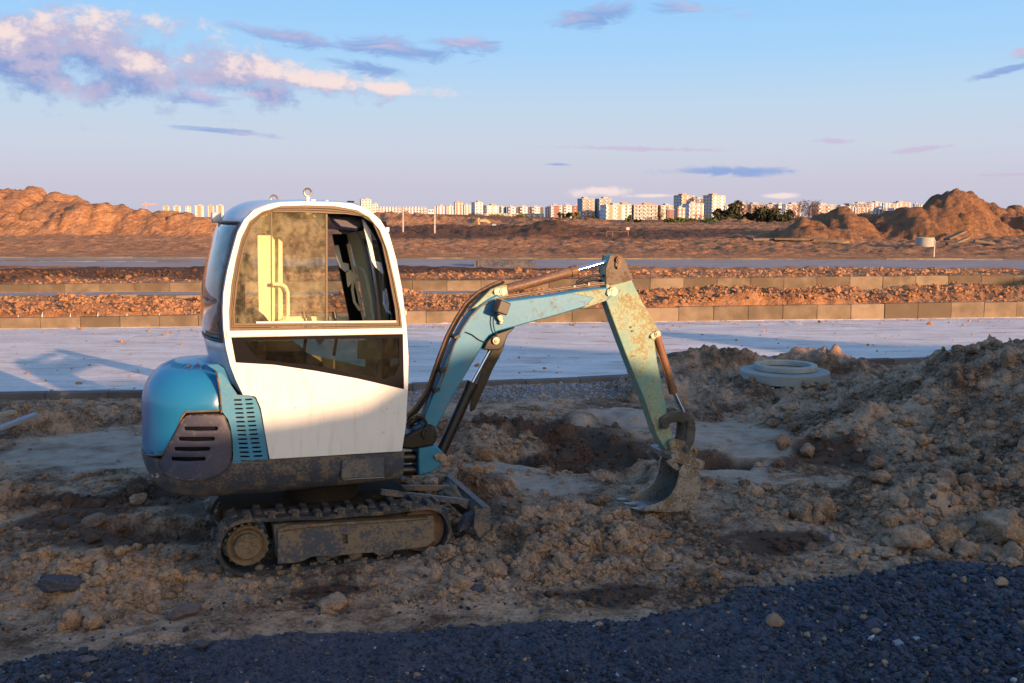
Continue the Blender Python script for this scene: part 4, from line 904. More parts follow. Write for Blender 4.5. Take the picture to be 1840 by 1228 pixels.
def ring_panel(name, o_, i_, y, th_, mt, par, bev=.003): return panel(name, SS_(o_, YN), [SS_(i_, YN)], flat(y), th_, mt, par, bevel=bev)
def scaled(L1, L2, t): return [(a[0]*(1-t)+b[0]*t, a[1]*(1-t)+b[1]*t) for a, b in zip(L1, L2)]
g1_, g2_ = scaled(WIN, GLS, .36), scaled(WIN, GLS, .66)
ring_panel('window_seal', scaled(WIN, GLS, .02), g1_, YN-.024, .02, M_SEAL, door); ring_panel('window_seal', scaled(WIN, GLS, .40), g2_, YN-.016, .02, M_SEAL, door); ring_panel('window_frame', scaled(WIN, GLS, .70), GLS, YN-.022, .02, M_SEAL, door)
panel('window_pane', SS_([(421, 582), (421, 560), (426, 512), (438, 447), (451, 408), (470, 387), (490, 380), (584, 382), (587, 580)], YN), [], flat(YN-.006), .004, M_GLASS, door)
MB().prism(SS_([(584.5, 385), (588, 385), (588.5, 580), (585, 580)], YN), YN-.012, YN+.012).build('sliding_stile', M_SEAL, door)
MB().prism(SS_([(486, 383), (488.5, 383), (489, 581), (486.5, 581)], YN), YN-.010, YN-.004).build('pane_edge', M_SEAL, door)
MB().prism(SS_([(460, 578), (713, 576), (713, 579), (460, 581)], YN), YN-.020, YN-.004).build('lower_rail', M_WHITE, door)
panel('black_border', SS_(LOW, YN), [SS_(LOWC, YN)], flat(YN-.018), .006, M_DARKIN, door); panel('lower_pane', SS_(scaled(LOW, LOW, 0), YN), [], flat(YN-.010), .004, M_GLASST, door)
MB().prism(SS_([(406, 594), (727, 589), (727, 599), (407, 605)], YN), YN-.030, YN-.020).build('waist_rail', M_WHITE, door, bevel=.003)
MB().tube([S3(709, 467+i, YN-.02) for i in (-3, 3)], .006).box(S3(728, 562, YN-.02), (.012, .02, .03)).box(S3(696, 413, YN-.015), (.02, .02, .03)).build('door_hinge', M_WHITE, door)
MB().tube([S3(424, 661, YN-.0225), S3(500, 668, YN-.0225), S3(590, 686, YN-.0225), S3(729, 717, YN-.0225)], .0018, 5).build('panel_crease', M_WHITE, door)
# shell: door outline swept across, rear bulging
outl = smooth_poly(SS_(OUT[5:], YN), 1, closed=False); xm = -.1
tv = np.concatenate([[0, .02, .06, .12, .2], np.linspace(.3, .7, 7), [.8, .88, .94, .98, 1]])
def swept(i, v):
    x, z = outl[i]; rear = sstep(np.array(-x), .15, .42)*sstep(np.array(z), .9, 1.35); roof = sstep(np.array(z), 2.25, 2.38)
    b = 1-abs(2*v-1)**2.6; b2 = 1-abs(2*v-1)**5
    return (float(x-.105*rear*b), YN+(YF-YN)*v, float(z+.018*roof*b2-(.0 if z > 1.2 else 0)))
def zone(i, v):
    x, z = outl[i]
    if x < 0 and 1.47 < z < 2.24 and .03 < v < .97: return 'rear_window'
    if x > .3 and .98 < z < 2.2 and .07 < v < .93: return 'windscreen'
    return 'cab_shell'
groups = {'cab_shell': MB(), 'rear_window': MB(), 'windscreen': MB()}
for nm, g in groups.items(): g.v = [swept(i, v) for i in range(len(outl)) for v in tv]
for i in range(len(outl)-1):
    for j in range(len(tv)-1):
        nm = zone(i, (tv[j]+tv[j+1])/2); k_ = len(tv); g = groups[nm]; g.f.append((i*k_+j, i*k_+j+1, (i+1)*k_+j+1, (i+1)*k_+j)); g.m.append(0)
cabo = None
for nm, mt in (('cab_shell', M_BLUEGREY), ('rear_window', M_GLASSR), ('windscreen', M_GLASSC)):
    o = groups[nm].build(nm, mt, body, smooth=60)
    bm = bmesh.new(); bm.from_mesh(o.data); bmesh.ops.delete(bm, geom=[v for v in bm.verts if not v.link_faces], context='VERTS'); bmesh.ops.recalc_face_normals(bm, faces=bm.faces)
    c0 = Vector((-.05, 0, 1.6))
    if sum((f_.calc_center_median()-c0).dot(f_.normal) for f_ in bm.faces) < 0: bmesh.ops.reverse_faces(bm, faces=bm.faces)
    bl = [e for e in bm.edges if e.is_boundary]; bpts = [(e.verts[0].co.copy(), e.verts[1].co.copy()) for e in bl]; bm.to_mesh(o.data); bm.free()
    s = o.modifiers.new('solid', 'SOLIDIFY'); s.thickness = .018 if nm == 'cab_shell' else .005; s.offset = -1
    if nm == 'cab_shell': cabo = o
    if nm == 'rear_window':
        m = MB()
        for a, b in bpts: m.tube([a, b], .0085, 6)
        m.build('window_rubber', M_BLACK, o, smooth=True)
# far side of the cab with its two windows
fo = [(x, z) for x, z in outl]; zb_ = min(z for x, z in fo)
hole1 = [(-.60, 1.60), (-.62, 1.80), (-.56, 2.05), (-.46, 2.22), (-.36, 2.27), (-.36, 1.58)]
hole2 = [(-.24, 1.58), (-.24, 2.28), (.02, 2.28), (.16, 2.24), (.27, 2.10), (.335, 1.85), (.385, 1.58)]
hole3 = [(-.20, 1.50), (.385, 1.50), (.385, 1.20), (-.10, 1.32)]
panel('far_cab_side', fo, [hole1, hole2, hole3], flat(YF), .03, M_CREAM, body, step=.15)
for hh_ in (hole1, hole2, hole3): panel('far_window_pane', hh_, [], flat(YF-.012), .004, M_GLASSC, body)
# roof fittings
def eye_bolt(px, py, ly, rr, stem):
    c = S3(px, py, ly); m = MB(); P = [c+Vector((math.cos(a)*rr, 0, math.sin(a)*rr)) for a in np.linspace(0, 2*math.pi, 25)]
    m.tube(P, rr*.26, 8, False); m.build('lifting_eye', M_PIPE, body, smooth=True)
    MB().cyl(c-Vector((0, 0, rr*1.15)), c-Vector((0, 0, rr*1.5)), rr*.62, 16).cyl(c-Vector((0, 0, rr*1.5)), c-Vector((0, 0, stem)), rr*.5, 16).build('lifting_eye_base', M_WHITE, body, smooth=40)
eye_bolt(553, 346, -.40, .0235, .075); eye_bolt(492.5, 357.5, .25, .0235, .05)
MB().box(S3(563, 362, -.40), (.026, .02, .022)).build('roof_clip', M_WHITE, body); MB().cyl(S3(587, 366, -.40), S3(587, 360, -.40), .011, 12).build('roof_plug', M_WHITE, body)
MB().cyl(S3(630, 367, -.2), S3(630, 361.5, -.2), .016, 14, .026).build('aerial_base', M_BLACK, body); MB().prism(SS_([(598, 364.5), (632, 364.2), (645, 368), (632, 367.5)], -.25), -.27, -.2).build('aerial_plate', M_BLACK, body)
MB().box(S3(388, 391, .1), (.06, .12, .07)).build('rear_lamp', M_BLUEGREY, body, bevel=.008)
# inside of the cab
MB().prism(SS_([(428, 592), (420, 545), (425, 500), (434, 468), (444, 457), (451, 458), (456, 474), (456.5, 506), (452, 505), (441, 488), (440, 540), (443, 592)], -.22), -.24, .16).build('seat_back', M_SEAT, body, bevel=.02, seg=3)
MB().prism(SS_([(432, 600), (442, 572), (452, 563), (462, 561), (474, 566), (484, 578), (490, 600)], -.24), -.26, .18).build('seat_cushion', M_SEAT, body, bevel=.02, seg=3)
MB().prism([(-.62, .80), (.42, .80), (.42, .86), (-.62, .86)], -.44, .43).build('cab_floor', M_DARKIN, body)
MB().prism([(-.55, .86), (-.15, .86), (-.15, 1.42), (-.55, 1.42)], -.30, .30).build('seat_box', M_DARKIN, body, bevel=.02)
MB().prism(SS_([(588, 385), (640, 384), (652, 394), (656, 410), (640, 416), (610, 412), (596, 400)], -.3), -.32, .42).build('roof_liner', M_NAVY, body, bevel=.02)
MB().prism(SS_([(622, 401), (688, 398), (690, 408), (622, 418)], .1), .0, .40).build('front_header', M_DARKIN, body)
MB().prism(SS_([(462, 420), (474, 385), (488, 385), (488, 600), (466, 600)], .41), .40, .43).build('door_post', M_CREAM, body)
MB().prism(SS_([(500, 425), (507, 425), (508, 600), (500, 600)], .38), .37, .395).build('door_bar', M_CREAM, body)
MB().tube([S3(a, b, .33) for a, b in ((490, 511), (505, 511), (513, 516), (517, 526), (517.5, 565), (514, 575), (500, 580))], .014, 10).build('grab_handle', M_CREAM, body, smooth=True)
MB().prism(SS_([(597, 421), (622, 421), (656, 582), (630, 584)], .40), .385, .42).build('front_pillar', M_DARKIN, body)
MB().tube([S3(625, 439, .37), S3(655, 582, .37)], .010, 8).build('pillar_trim', M_CREAM, body)
MB().tube([S3(a, b, .33) for a, b in ((645, 482), (652, 484), (658, 498), (666, 540), (671, 580))], .010, 8).build('grab_rail', M_CREAM, body, smooth=True)
MB().tube([S3(a, b, .28) for a, b in ((640, 496), (635, 505), (633, 520), (637, 543), (646, 557), (652, 558))], .010, 8).build('grab_rail', M_CREAM, body, smooth=True)
MB().prism(SS_([(650, 394), (657, 399), (666, 410), (665, 418), (674, 469), (690, 474), (690, 482), (688, 493), (674, 480), (668, 470)], -.38), -.385, -.37).build('screen_bracket', M_WHITE, body)
MB().prism(SS_([(601, 441), (608, 441), (615, 472), (626, 474), (627, 485), (620, 489), (610, 480), (604, 462)], .20), .19, .205).build('screen_bracket', M_WHITE, body)
MB().prism(SS_([(622, 491), (629, 485), (635, 492), (637, 500), (625, 516)], .2), .18, .21).build('bracket_plate', M_CREAM, body)
MB().tube([S3(a, b, -.36) for a, b in ((690, 523), (690, 545), (695, 558), (708, 567))], .009, 8).build('near_grab_rail', M_BLUEGREY, body, smooth=True)
MB().prism(SS_([(652, 390), (662, 391), (684, 430), (696, 480), (712, 580), (706, 580), (690, 490), (676, 430)], -.40), -.42, -.39).build('near_pillar', M_DARKIN, body)
MB().box(S3(692, 505, -.37), (.03, .03, .10)).build('latch', M_BLACK, body)
for px, dy in ((600, .1), (545, -.15)):
    MB().tube([S3(px, 640, dy), S3(px+6, 600, dy), S3(px+2, 570, dy)], [.012, .010, .008], 8).cyl(S3(px+2, 572, dy), S3(px, 560, dy), .018, 12, .014).build('control_lever', M_BLACK, body, smooth=40)
MB().prism(SS_([(642, 612), (684, 612), (684, 645), (642, 645)], .25), .24, .26).build('step_plate', M_CREAM, body)

# ---- undercarriage
def track(yc, near):
    ly = -.49
    A = S(445, 985, ly); B = S(765, 958, ly); ra, rb_ = .178, .172
    t = bpy.data.objects.new('track', None); link(t, body)
    pts = []; d = Vector((B[0]-A[0], B[1]-A[1])); Ld = d.length; u = d/Ld; n_ = Vector((-u.y, u.x))
    N1 = 26
    for i in range(N1): k_ = i/N1; p = Vector(A)+n_*ra+(u*Ld+n_*(rb_-ra))*k_; p -= n_*.016*math.sin(k_*math.pi)*(1+.25*math.sin(k_*19)); pts.append(p)
    for i in range(14): a = math.pi/2-math.pi*i/14; pts.append(Vector(B)+(u*math.cos(a)+n_*math.sin(a))*rb_)
    for i in range(N1): k_ = 1-i/N1; p = Vector(A)-n_*ra+(u*Ld-n_*(rb_-ra))*k_; p += n_*.004*math.sin(k_*23); pts.append(p)
    for i in range(14): a = -math.pi/2-math.pi*i/14; pts.append(Vector(A)+(u*math.cos(a)+n_*math.sin(a))*ra)
    nP = len(pts); m = MB(); wd = .115
    for i in range(nP):
        a, b = pts[i-1], pts[(i+1) % nP]; tg = (b-a).normalized(); no = Vector((-tg.y, tg.x)); 
        for y, o_ in ((-wd, -.012), (-wd, .014), (wd, .014), (wd, -.012)): q = pts[i]+no*o_; m.v.append((q.x, yc+y, q.y))
    for i in range(nP):
        j = (i+1) % nP
        for k_ in range(4): m.f.append((i*4+k_, i*4+(k_+1) % 4, j*4+(k_+1) % 4, j*4+k_)); m.m.append(0)
    bo = m.build('belt', M_RUBBER, t, fix=True, bevel=.003, seg=1); bo.location = (0, 0, 0)
    # tread lugs, long and short in turn
    lg = MB(); lg.v = []; base = [(-.028, 0), (.028, 0), (.019, .030), (-.019, .030)]
    def lugm(y0, y1, mt): mm = MB(); mm.prism(base, y0, y1); return mm.mesh('lug', mt)
    la = lugm(-wd-.004, .012, M_RUBBER); lb = lugm(-.012, wd+.004, M_RUBBER); lc = lugm(-wd-.006, .0, M_MUD)
    cum = [0]; 
    for i in range(nP): cum.append(cum[-1]+(pts[(i+1) % nP]-pts[i]).length)
    tot = cum[-1]; nl = 46 if near else 30
    def atl(s):
        s %= tot; i = max(k_ for k_ in range(nP) if cum[k_] <= s); a, b = pts[i], pts[(i+1) % nP]; f_ = (s-cum[i])/(cum[i+1]-cum[i]); return a.lerp(b, f_), (b-a).normalized()
    for i in range(nl):
        q, tg = atl(tot*i/nl); no = Vector((-tg.y, tg.x)); q = q+no*.012
        for mm in ((la, lb)[i % 2], ):
            o = link(bpy.data.objects.new('lug', mm), t); o.matrix_local = Matrix(((tg.x, 0, no.x, q.x), (0, 1, 0, yc), (tg.y, 0, no.y, q.y), (0, 0, 0, 1)))
        if near and i < 16 and i % 2 == 0:
            mud = shaped_rock(900+i, 1., M_MUD, 3, (1, 1, .8), .35); o = link(bpy.data.objects.new('mud_lump', mud), t); o.location = (q.x+no.x*.018, yc-.06, q.y+no.y*.018); o.scale = (.03+.012*(i % 3), .055, .020)
    # inner guide blocks on the lower run
    if near:
        gb = MB().box((0, 0, 0), (.045, .05, .022)).mesh('g', M_RUBBER)
        for i in range(8):
            k_ = .17+i*.095; p = Vector(A)-n_*ra+(u*Ld-n_*(rb_-ra))*k_+n_*.020; o = link(bpy.data.objects.new('guide_block', gb), t); o.location = (p.x, yc-.07, p.y); o.rotation_euler = (0, -math.atan2(u.y, u.x), 0)
    yo = yc-.115 if near else yc+.115; yi = yc+.03
    # sprocket
    sp = MB(); nt_ = 18; P = []
    for i in range(nt_*4): a = 2*math.pi*i/(nt_*4); r = (.146, .146, .128, .128)[i % 4]; P.append((A[0]+math.cos(a)*r, A[1]+math.sin(a)*r))
    sp.prism(P, yc-.055, yc-.035); sp.build('sprocket', M_TOOTH if near else M_FRAME, t, bevel=.003, seg=1)
    def lathe(c, prof_, mt, nm, seg=40):
        mm = MB(); 
        for y, r in prof_:
            for k_ in range(seg): a = 2*math.pi*k_/seg; mm.v.append((c[0]+math.cos(a)*r, y, c[1]+math.sin(a)*r))
        for i in range(len(prof_)-1):
            for k_ in range(seg): mm.f.append((i*seg+k_, i*seg+(k_+1) % seg, (i+1)*seg+(k_+1) % seg, (i+1)*seg+k_)); mm.m.append(0)
        mm.f.append(tuple(range(seg))); mm.m.append(0); return mm.build(nm, mt, t, smooth=35, fix=True)
    lathe(A, [(yc+.05, .125), (yc-.05, .132), (yc-.075, .132), (yc-.084, .124), (yc-.060, .098), (yc-.062, .086), (yc-.098, .084), (yc-.106, .076), (yc-.107, .0)], M_MUD, 'drive_hub')
    lathe(B, [(yc+.05, .15), (yc-.03, .158), (yc-.04, .150), (yc-.03, .12), (yc-.045, .05), (yc-.048, 0)], M_RUST, 'idler_wheel')
    for k_ in (.42, .60, .78): p = Vector(A)-n_*(ra-.045)+u*Ld*k_; lathe((p.x, p.y), [(yc+.05, .045), (yc-.06, .045), (yc-.07, .03), (yc-.07, 0)], M_FRAME, 'track_roller', 18)
    # frame side plate
    fp = SS_([(499, 951), (560, 946), (640, 942), (770, 933), (780, 938), (780, 970), (768, 982), (702, 991), (690, 996), (682, 1000), (672, 993), (612, 998), (598, 1003), (584, 999), (560, 1001), (545, 1008), (530, 1012), (499, 1014)], ly)
    hl = SS_([(615, 961), (624, 960.5), (625, 977), (616, 978)], ly)
    o = panel('frame_plate', fp, [hl], flat(yc-.118 if near else yc+.1), .03, M_FRAME, t, bevel=.004)
    MB().prism(SS_([(492, 945), (780, 930), (785, 975), (500, 1008)], ly), yc-.08, yc+.08).build('track_frame', M_FRAME if near else M_MUD, t)
    if near:
        dm = MB().prism(SS_([(499, 952), (520, 944), (600, 940), (700, 934), (770, 930), (770, 934), (640, 943), (560, 948), (499, 957)], ly), yc-.125, yc+.05).build('mud_cake', M_MUD, t, bevel=.008)
        for i, (px, py, s_) in enumerate(((800, 1000, .02), (793, 1006, .03), (782, 1003, .02), (466, 1021, .032))): o = link(bpy.data.objects.new('mud_lump', shaped_rock(940+i, 1., M_MUD, 3)), t); a = S3(px, py, yc-.09); o.location = a; o.scale = (s_,)*3
    return t
track(-.375, True); track(.375, False)
mb = MB(); mb.cyl((0, 0, .30), (0, 0, .50), .26, 32); mb.build('slew_ring', M_UNDER, body, smooth=40)
MB().prism([(-.40, .17), (.38, .17), (.42, .28), (.30, .38), (-.30, .38), (-.42, .30)], -.30, .30).build('undercarriage_frame', M_UNDER, body, bevel=.02)
MB().prism(SS_([(392, 900), (560, 890), (700, 872), (716, 866), (728, 880), (700, 885), (650, 890), (560, 905), (420, 905)], 0), -.20, .20).build('belly_plate', M_UNDER, body, bevel=.01)
MB().tube([S3(690, 872, .2), S3(710, 872, .2), S3(722, 880, .2), S3(732, 893, .2)], .022, 10).build('hose_guard', M_RUST, body, smooth=True)
# dozer blade
ct, cb = S(876, 914, -.46), S(872, 968, -.46)
dx = .10
bl = bpy.data.objects.new('dozer_blade', None); link(bl, body)
prof_b = [(ct[0]-.02, ct[1]+.0), (ct[0]-.055, ct[1]-.05), (ct[0]-.07, ct[1]-.10), (ct[0]-.055, ct[1]-.16), (ct[0]-.01, ct[1]-.205), (ct[0]+.005, ct[1]-.205), (ct[0]-.04, ct[1]-.155), (ct[0]-.052, ct[1]-.10), (ct[0]-.035, ct[1]-.05), (ct[0]+.0, ct[1]+.0)]
MB().prism(prof_b, -.46, .46).build('blade_plate', M_CHASS, bl)
MB().prism([(ct[0]-.035, ct[1]), (ct[0]+.012, ct[1]), (ct[0]+.012, ct[1]+.014), (ct[0]-.035, ct[1]+.014)], -.462, .462).build('top_edge', M_FRAME, bl)
for yy in (-.468, .460): MB().prism([(ct[0]-.09, ct[1]+.004), (ct[0]+.018, ct[1]-.004), (ct[0]+.022, ct[1]-.20), (ct[0]-.06, ct[1]-.205), (ct[0]-.10, ct[1]-.12)], yy, yy+.012).build('side_plate', M_FRAME, bl)
MB().prism([(ct[0]-.17, ct[1]-.19), (ct[0]-.055, ct[1]-.15), (ct[0]-.055, ct[1]-.06), (ct[0]-.12, ct[1]-.08)], -.35, -.28).build('blade_bracket', M_CHASS, bl)
MB().prism([(ct[0]-.17, ct[1]-.19), (ct[0]-.055, ct[1]-.15), (ct[0]-.055, ct[1]-.06), (ct[0]-.12, ct[1]-.08)], .28, .35).build('blade_bracket', M_CHASS, bl)
for yy in (-.2, .2): MB().tube([S3(684, 884, yy) if yy < 0 else (.5, yy, .33), (ct[0]-.06, yy, ct[1]-.02)], .026, 4).build('blade_arm', M_CHASS, bl)
mudp = shaped_rock(960, 1., M_MUD, 4, (1, 1, 1), .35); o = link(bpy.data.objects.new('mud_on_blade', mudp), bl); o.location = (ct[0]-.10, .05, ct[1]-.045); o.scale = (.10, .34, .06)
for i in range(5): o = link(bpy.data.objects.new('mud_lump', shaped_rock(970+i, 1., M_MUD, 3)), bl); o.location = (ct[0]-.06-.03*(i % 2), -.38+i*.17, ct[1]-.02-.02*(i % 3)); o.scale = (.03, .045, .03)

# ---- swing post, boom, arm, bucket
MB().prism(SS_([(718, 786), (752, 770), (770, 762), (782, 766), (786, 790), (776, 802), (740, 808), (718, 806)], -.08), -.10, .10).build('swing_frame', M_BLACK, body, bevel=.02)
MB().prism(SS_([(752, 806), (784, 800), (798, 816), (801, 826), (792, 838), (775, 850), (752, 856)], -.10), -.10, .10).build('swing_post', M_BOOM, body, bevel=.012)
for zz in (822, 845): a = S3(722, zz, 0); b = S3(752, zz-1, 0); MB().cyl(a, b, .042, 18).build('swing_pin_boss', M_BLACK, body, smooth=40)
def pinplate(name, px, py, r, ly, mt, par, ear=None, th_=.012):
    c = S3(px, py, ly); m = MB().cyl(c, c-Vector((0, th_*1.8, 0)), r, 22).cyl(c-Vector((0, th_, 0)), c-Vector((0, th_*2.4, 0)), r*.62, 16)
    if ear:
        e = S3(ear[0], ear[1], ly); d = (e-c); n_ = Vector((-d.z, 0, d.x)).normalized()
        m.prism([((c+n_*r).x, (c+n_*r).z), ((e+n_*r*.7).x, (e+n_*r*.7).z), ((e+d.normalized()*r*.6).x, (e+d.normalized()*r*.6).z), ((e-n_*r*.7).x, (e-n_*r*.7).z), ((c-n_*r).x, (c-n_*r).z)], ly-th_, ly); m.cyl(e-Vector((0, th_, 0)), e-Vector((0, th_*2, 0)), r*.4, 10)
    return m.build(name, mt, par, smooth=40)
pinplate('pin_cap', 794, 822, .030, -.102, M_PIN, body, (783, 820)); pinplate('boom_pin', 768, 778, .045, -.102, M_BLACK, body)
BY = .062
BOOM = [(757, 770), (762, 750), (774, 722), (788, 687), (800, 655), (812, 625), (826, 597), (840, 573), (858, 552), (878, 538), (893, 530), (912, 541), (990, 531), (1040, 523), (1087, 517), (1096, 520), (1100, 532), (1091, 541), (1042, 555), (984, 572), (960, 578), (925, 588), (895, 596), (879, 604), (871, 614), (862, 632), (842, 665), (812, 717), (793, 753), (783, 770), (770, 782)]
boom = MB().prism(SS_(BOOM, -BY), -BY, BY).build('boom', M_BOOM, body, bevel=.010)
MB().prism(SS_([(1025, 527), (1088, 519), (1090, 540), (1046, 555), (1066, 535)], -BY), -BY-.005, -BY+.002).build('boom_end_plate', M_ARM, boom, bevel=.002)
MB().prism(SS_([(846, 556), (862, 540), (882, 520), (900, 513), (911, 512), (914, 531), (908, 536), (890, 538), (872, 548)], -.045), -.045, .045).build('cylinder_bracket', M_ARM, boom, bevel=.006)
pinplate('pin_cap', 903, 523.5, .027, -.047, M_PIN, boom, (889, 525)); 
MB().prism(SS_([(868, 628), (876, 612), (890, 600), (914, 592), (926, 588), (912, 603), (905, 622), (896, 630), (880, 630)], -.07), -.075, .075).build('lower_bracket', M_BLACK, boom, bevel=.008)
pinplate('pin_cap', 890, 612, .026, -.077, M_PIN, boom)
# work lamp
c = S3(901, 552, -BY-.09); rt = Matrix.Rotation(R(20), 3, 'Y')
MB().box(c, (.088, .10, .095), rt).build('work_lamp', M_RUST, boom, bevel=.008); MB().box(c+Vector((.0, -.053, 0)), (.078, .006, .083), rt).build('lamp_face', M_BLACK, boom, bevel=.003)
MB().prism(SS_([(893, 563), (902, 566), (903, 573), (898, 578), (893, 572)], -BY-.03), -BY-.04, -BY).build('lamp_bracket', M_PIN, boom, bevel=.003); MB().box(S3(900, 578, -BY-.02), (.028, .03, .04), rt).build('lamp_foot', M_PIN, boom, bevel=.005)
MB().tube([S3(a, b, -BY-.03) for a, b in ((893, 561), (887, 567), (886, 580), (888, 592), (893, 603), (892, 612))], .0045, 6).build('lamp_wire', M_NAVY, boom, smooth=True)
MB().tube([S3(a, b, -BY-.006) for a, b in ((836, 597), (848, 602), (860, 611), (871, 616), (882, 615))], .0045, 6).build('boom_cable', M_HOSE, boom, smooth=True)
# arm and its cylinder
ARM = [(1089, 484), (1096, 461), (1105, 457), (1114, 459), (1123, 472), (1136, 505), (1154, 542), (1175, 577), (1186, 597), (1176, 613), (1181, 650), (1190, 693), (1197, 735), (1203, 760), (1211, 790), (1207, 806), (1196, 808), (1190, 800), (1179, 779), (1159, 721), (1138, 671), (1117, 617), (1100, 571), (1089, 540), (1089, 509)]
AY = .055; arm = MB().prism(SS_(ARM, -AY), -AY, AY).build('arm', M_ARM, body, bevel=.006)
panel('arm_head', SS_([(1088, 484), (1096, 459.5), (1105, 456), (1115, 458), (1124, 471), (1137, 503), (1120, 508), (1098, 513), (1089, 509)], -AY), [], flat(-AY-.006), .008, M_HEAD, arm); MB().prism(SS_([(1088.5, 485), (1096, 460), (1105, 456.5), (1114, 458.5), (1121, 470), (1128, 490), (1100, 495), (1090, 500)], -AY), AY-.002, AY+.012).build('arm_head', M_HEAD, arm)
pinplate('pin_cap', 1111, 467, .027, -AY-.008, M_RUST, arm, (1109, 480)); pinplate('pin_cap', 1100, 524, .034, -AY-.014, M_PIN, arm, (1092, 527)); pinplate('pin_cap', 1180, 600, .026, -AY-.004, M_PIN, arm, (1170, 605))
for px, py in ((1133, 588), (1136, 595)): a = S3(px, py, -AY); MB().cyl(a, a-Vector((0, .008, 0)), .009, 10).build('arm_bolt', M_RUST, arm)
def cylinder(name, a, b, r, mt, par): o = MB().cyl(a, b, r, 24).cyl(b-(b-a).normalized()*.05, b+(b-a).normalized()*.004, r*1.12, 24).build(name, mt, par, smooth=40); return o
a, b = S3(910, 520, 0), S3(1036, 486, 0); cylinder('arm_cylinder', a, b, .037, M_RUST, body); MB().cyl(b, S3(1106, 466, 0), .0165, 20).build('arm_cylinder_rod', M_CHROME, body, smooth=40)
a, b = S3(1180, 603, 0), S3(1210, 705, 0); cylinder('bucket_cylinder', a, b, .032, M_RUST2, body); MB().cyl(b, S3(1237, 761, 0), .0145, 20).build('bucket_cylinder_rod', M_CHROME, body, smooth=40); MB().tube([S3(1174, 616, -.02), S3(1187, 650, -.02), S3(1200, 690, -.02)], .006, 6).build('bucket_cylinder_pipe', M_RUST, body)
a, b = S3(793, 812, -.0), S3(849, 688, -.0); cylinder('boom_cylinder', a, b, .040, M_BLACK, body); MB().cyl(b, S3(889, 614, 0), .0165, 20).build('boom_cylinder_rod', M_CHROME, body, smooth=40)
MB().prism(SS_([(881, 622), (896, 612), (906, 614), (903, 628), (884, 664), (866, 704), (852, 736), (845, 740), (846, 715), (862, 672), (876, 640)], .05), .03, .075).build('cylinder_guard', M_BLACK, body, bevel=.004)
# hydraulic hoses up the boom
for i, (off_, y) in enumerate(((-7, -.055), (-4, -.03), (-2, .0), (-8, .02), (-5, .05))):
    P = [(733, 752+i*3), (742, 742), (758, 728), (772, 706), (784, 676), (797, 640), (810, 606), (826, 576), (844, 548), (866, 528), (890, 515), (908, 508)]
    MB().tube([S3(p[0]+off_*(.3 if k_ < 2 else 1), p[1]+off_*.4+(0 if k_ > 3 else i*2.5), y) for k_, p in enumerate(P)], .0085, 8).build('hydraulic_hose', M_HOSE if i else M_RUST, body, smooth=True)
for i in range(4):
    MB().tube([S3(a, b+i*4, -.09+i*.05) for a, b in ((732, 768-i*6), (737, 752), (748, 745), (760, 748), (766, 760), (764, 776), (756, 790-i*4))], .011, 8).build('coiled_hose', M_HOSE, body, smooth=True)
for y_, o_ in ((-.066, 0), (-.04, -3)):
    MB().tube([S3(a, b+o_, y_) for a, b in ((790, 697), (803, 660), (816, 620), (831, 590), (846, 568), (866, 549), (890, 538), (920, 534), (1000, 522), (1060, 514), (1086, 511))], .0065, 8).build('steel_pipe', M_PIPE, body, smooth=True)
MB().tube([S3(a, b, -.02) for a, b in ((1036, 508), (1050, 500), (1068, 495), (1088, 496), (1094, 502))], .011, 8).build('arm_hose', M_HOSE, body, smooth=True); MB().tube([S3(a, b, .02) for a, b in ((1030, 514), (1048, 507), (1066, 503), (1084, 506))], .010, 8).build('arm_hose', M_HOSE, body, smooth=True)
for px, py in ((822, 604), (786, 700), (797, 664)): MB().box(S3(px-4, py, -.03), (.05, .10, .022), Matrix.Rotation(R(-25), 3, 'Y')).build('hose_clamp', M_BLACK, body, bevel=.004)
for px, py in ((1056, 511), (1030, 516)): MB().box(S3(px, py, -.03), (.02, .05, .03)).build('hose_clamp', M_PIPE, body, bevel=.003)
# linkage
def arc_link(name, P, w, y0, y1, mt):
    P = [Vector(S(a, b, -.07)) for a, b in P]; Lf, Rt = [], []
    for i, p in enumerate(P):
        t = (P[min(i+1, len(P)-1)]-P[max(i-1, 0)]).normalized(); n_ = Vector((-t.y, t.x)); ww = w[i] if isinstance(w, list) else w; Lf.append(p+n_*ww); Rt.append(p-n_*ww)
    cap0 = P[0]-(P[1]-P[0]).normalized()*Lf[0].lerp(P[0], 0).copy().length*0; poly = [tuple(v) for v in Lf]+[tuple(v) for v in reversed(Rt)]
    return MB().prism(poly, y0, y1).build(name, mt, body, bevel=.006)
for y0, y1 in ((-.085, -.060), (.060, .085)):
    arc_link('bucket_link', [(1190, 770), (1193, 758), (1204, 750), (1221, 748), (1236, 754), (1244, 766)], [.024, .046, .044, .046, .046, .030], y0, y1, M_LINK)
    arc_link('bucket_link', [(1240, 756), (1241, 772), (1239, 790), (1233, 809)], [.034, .042, .042, .030], y0+.003, y1+.003, M_LINK)
pinplate('pin_cap', 1194, 764, .030, -.088, M_LINK, body); pinplate('pin_cap', 1238.5, 761, .030, -.088, M_LINK, body)
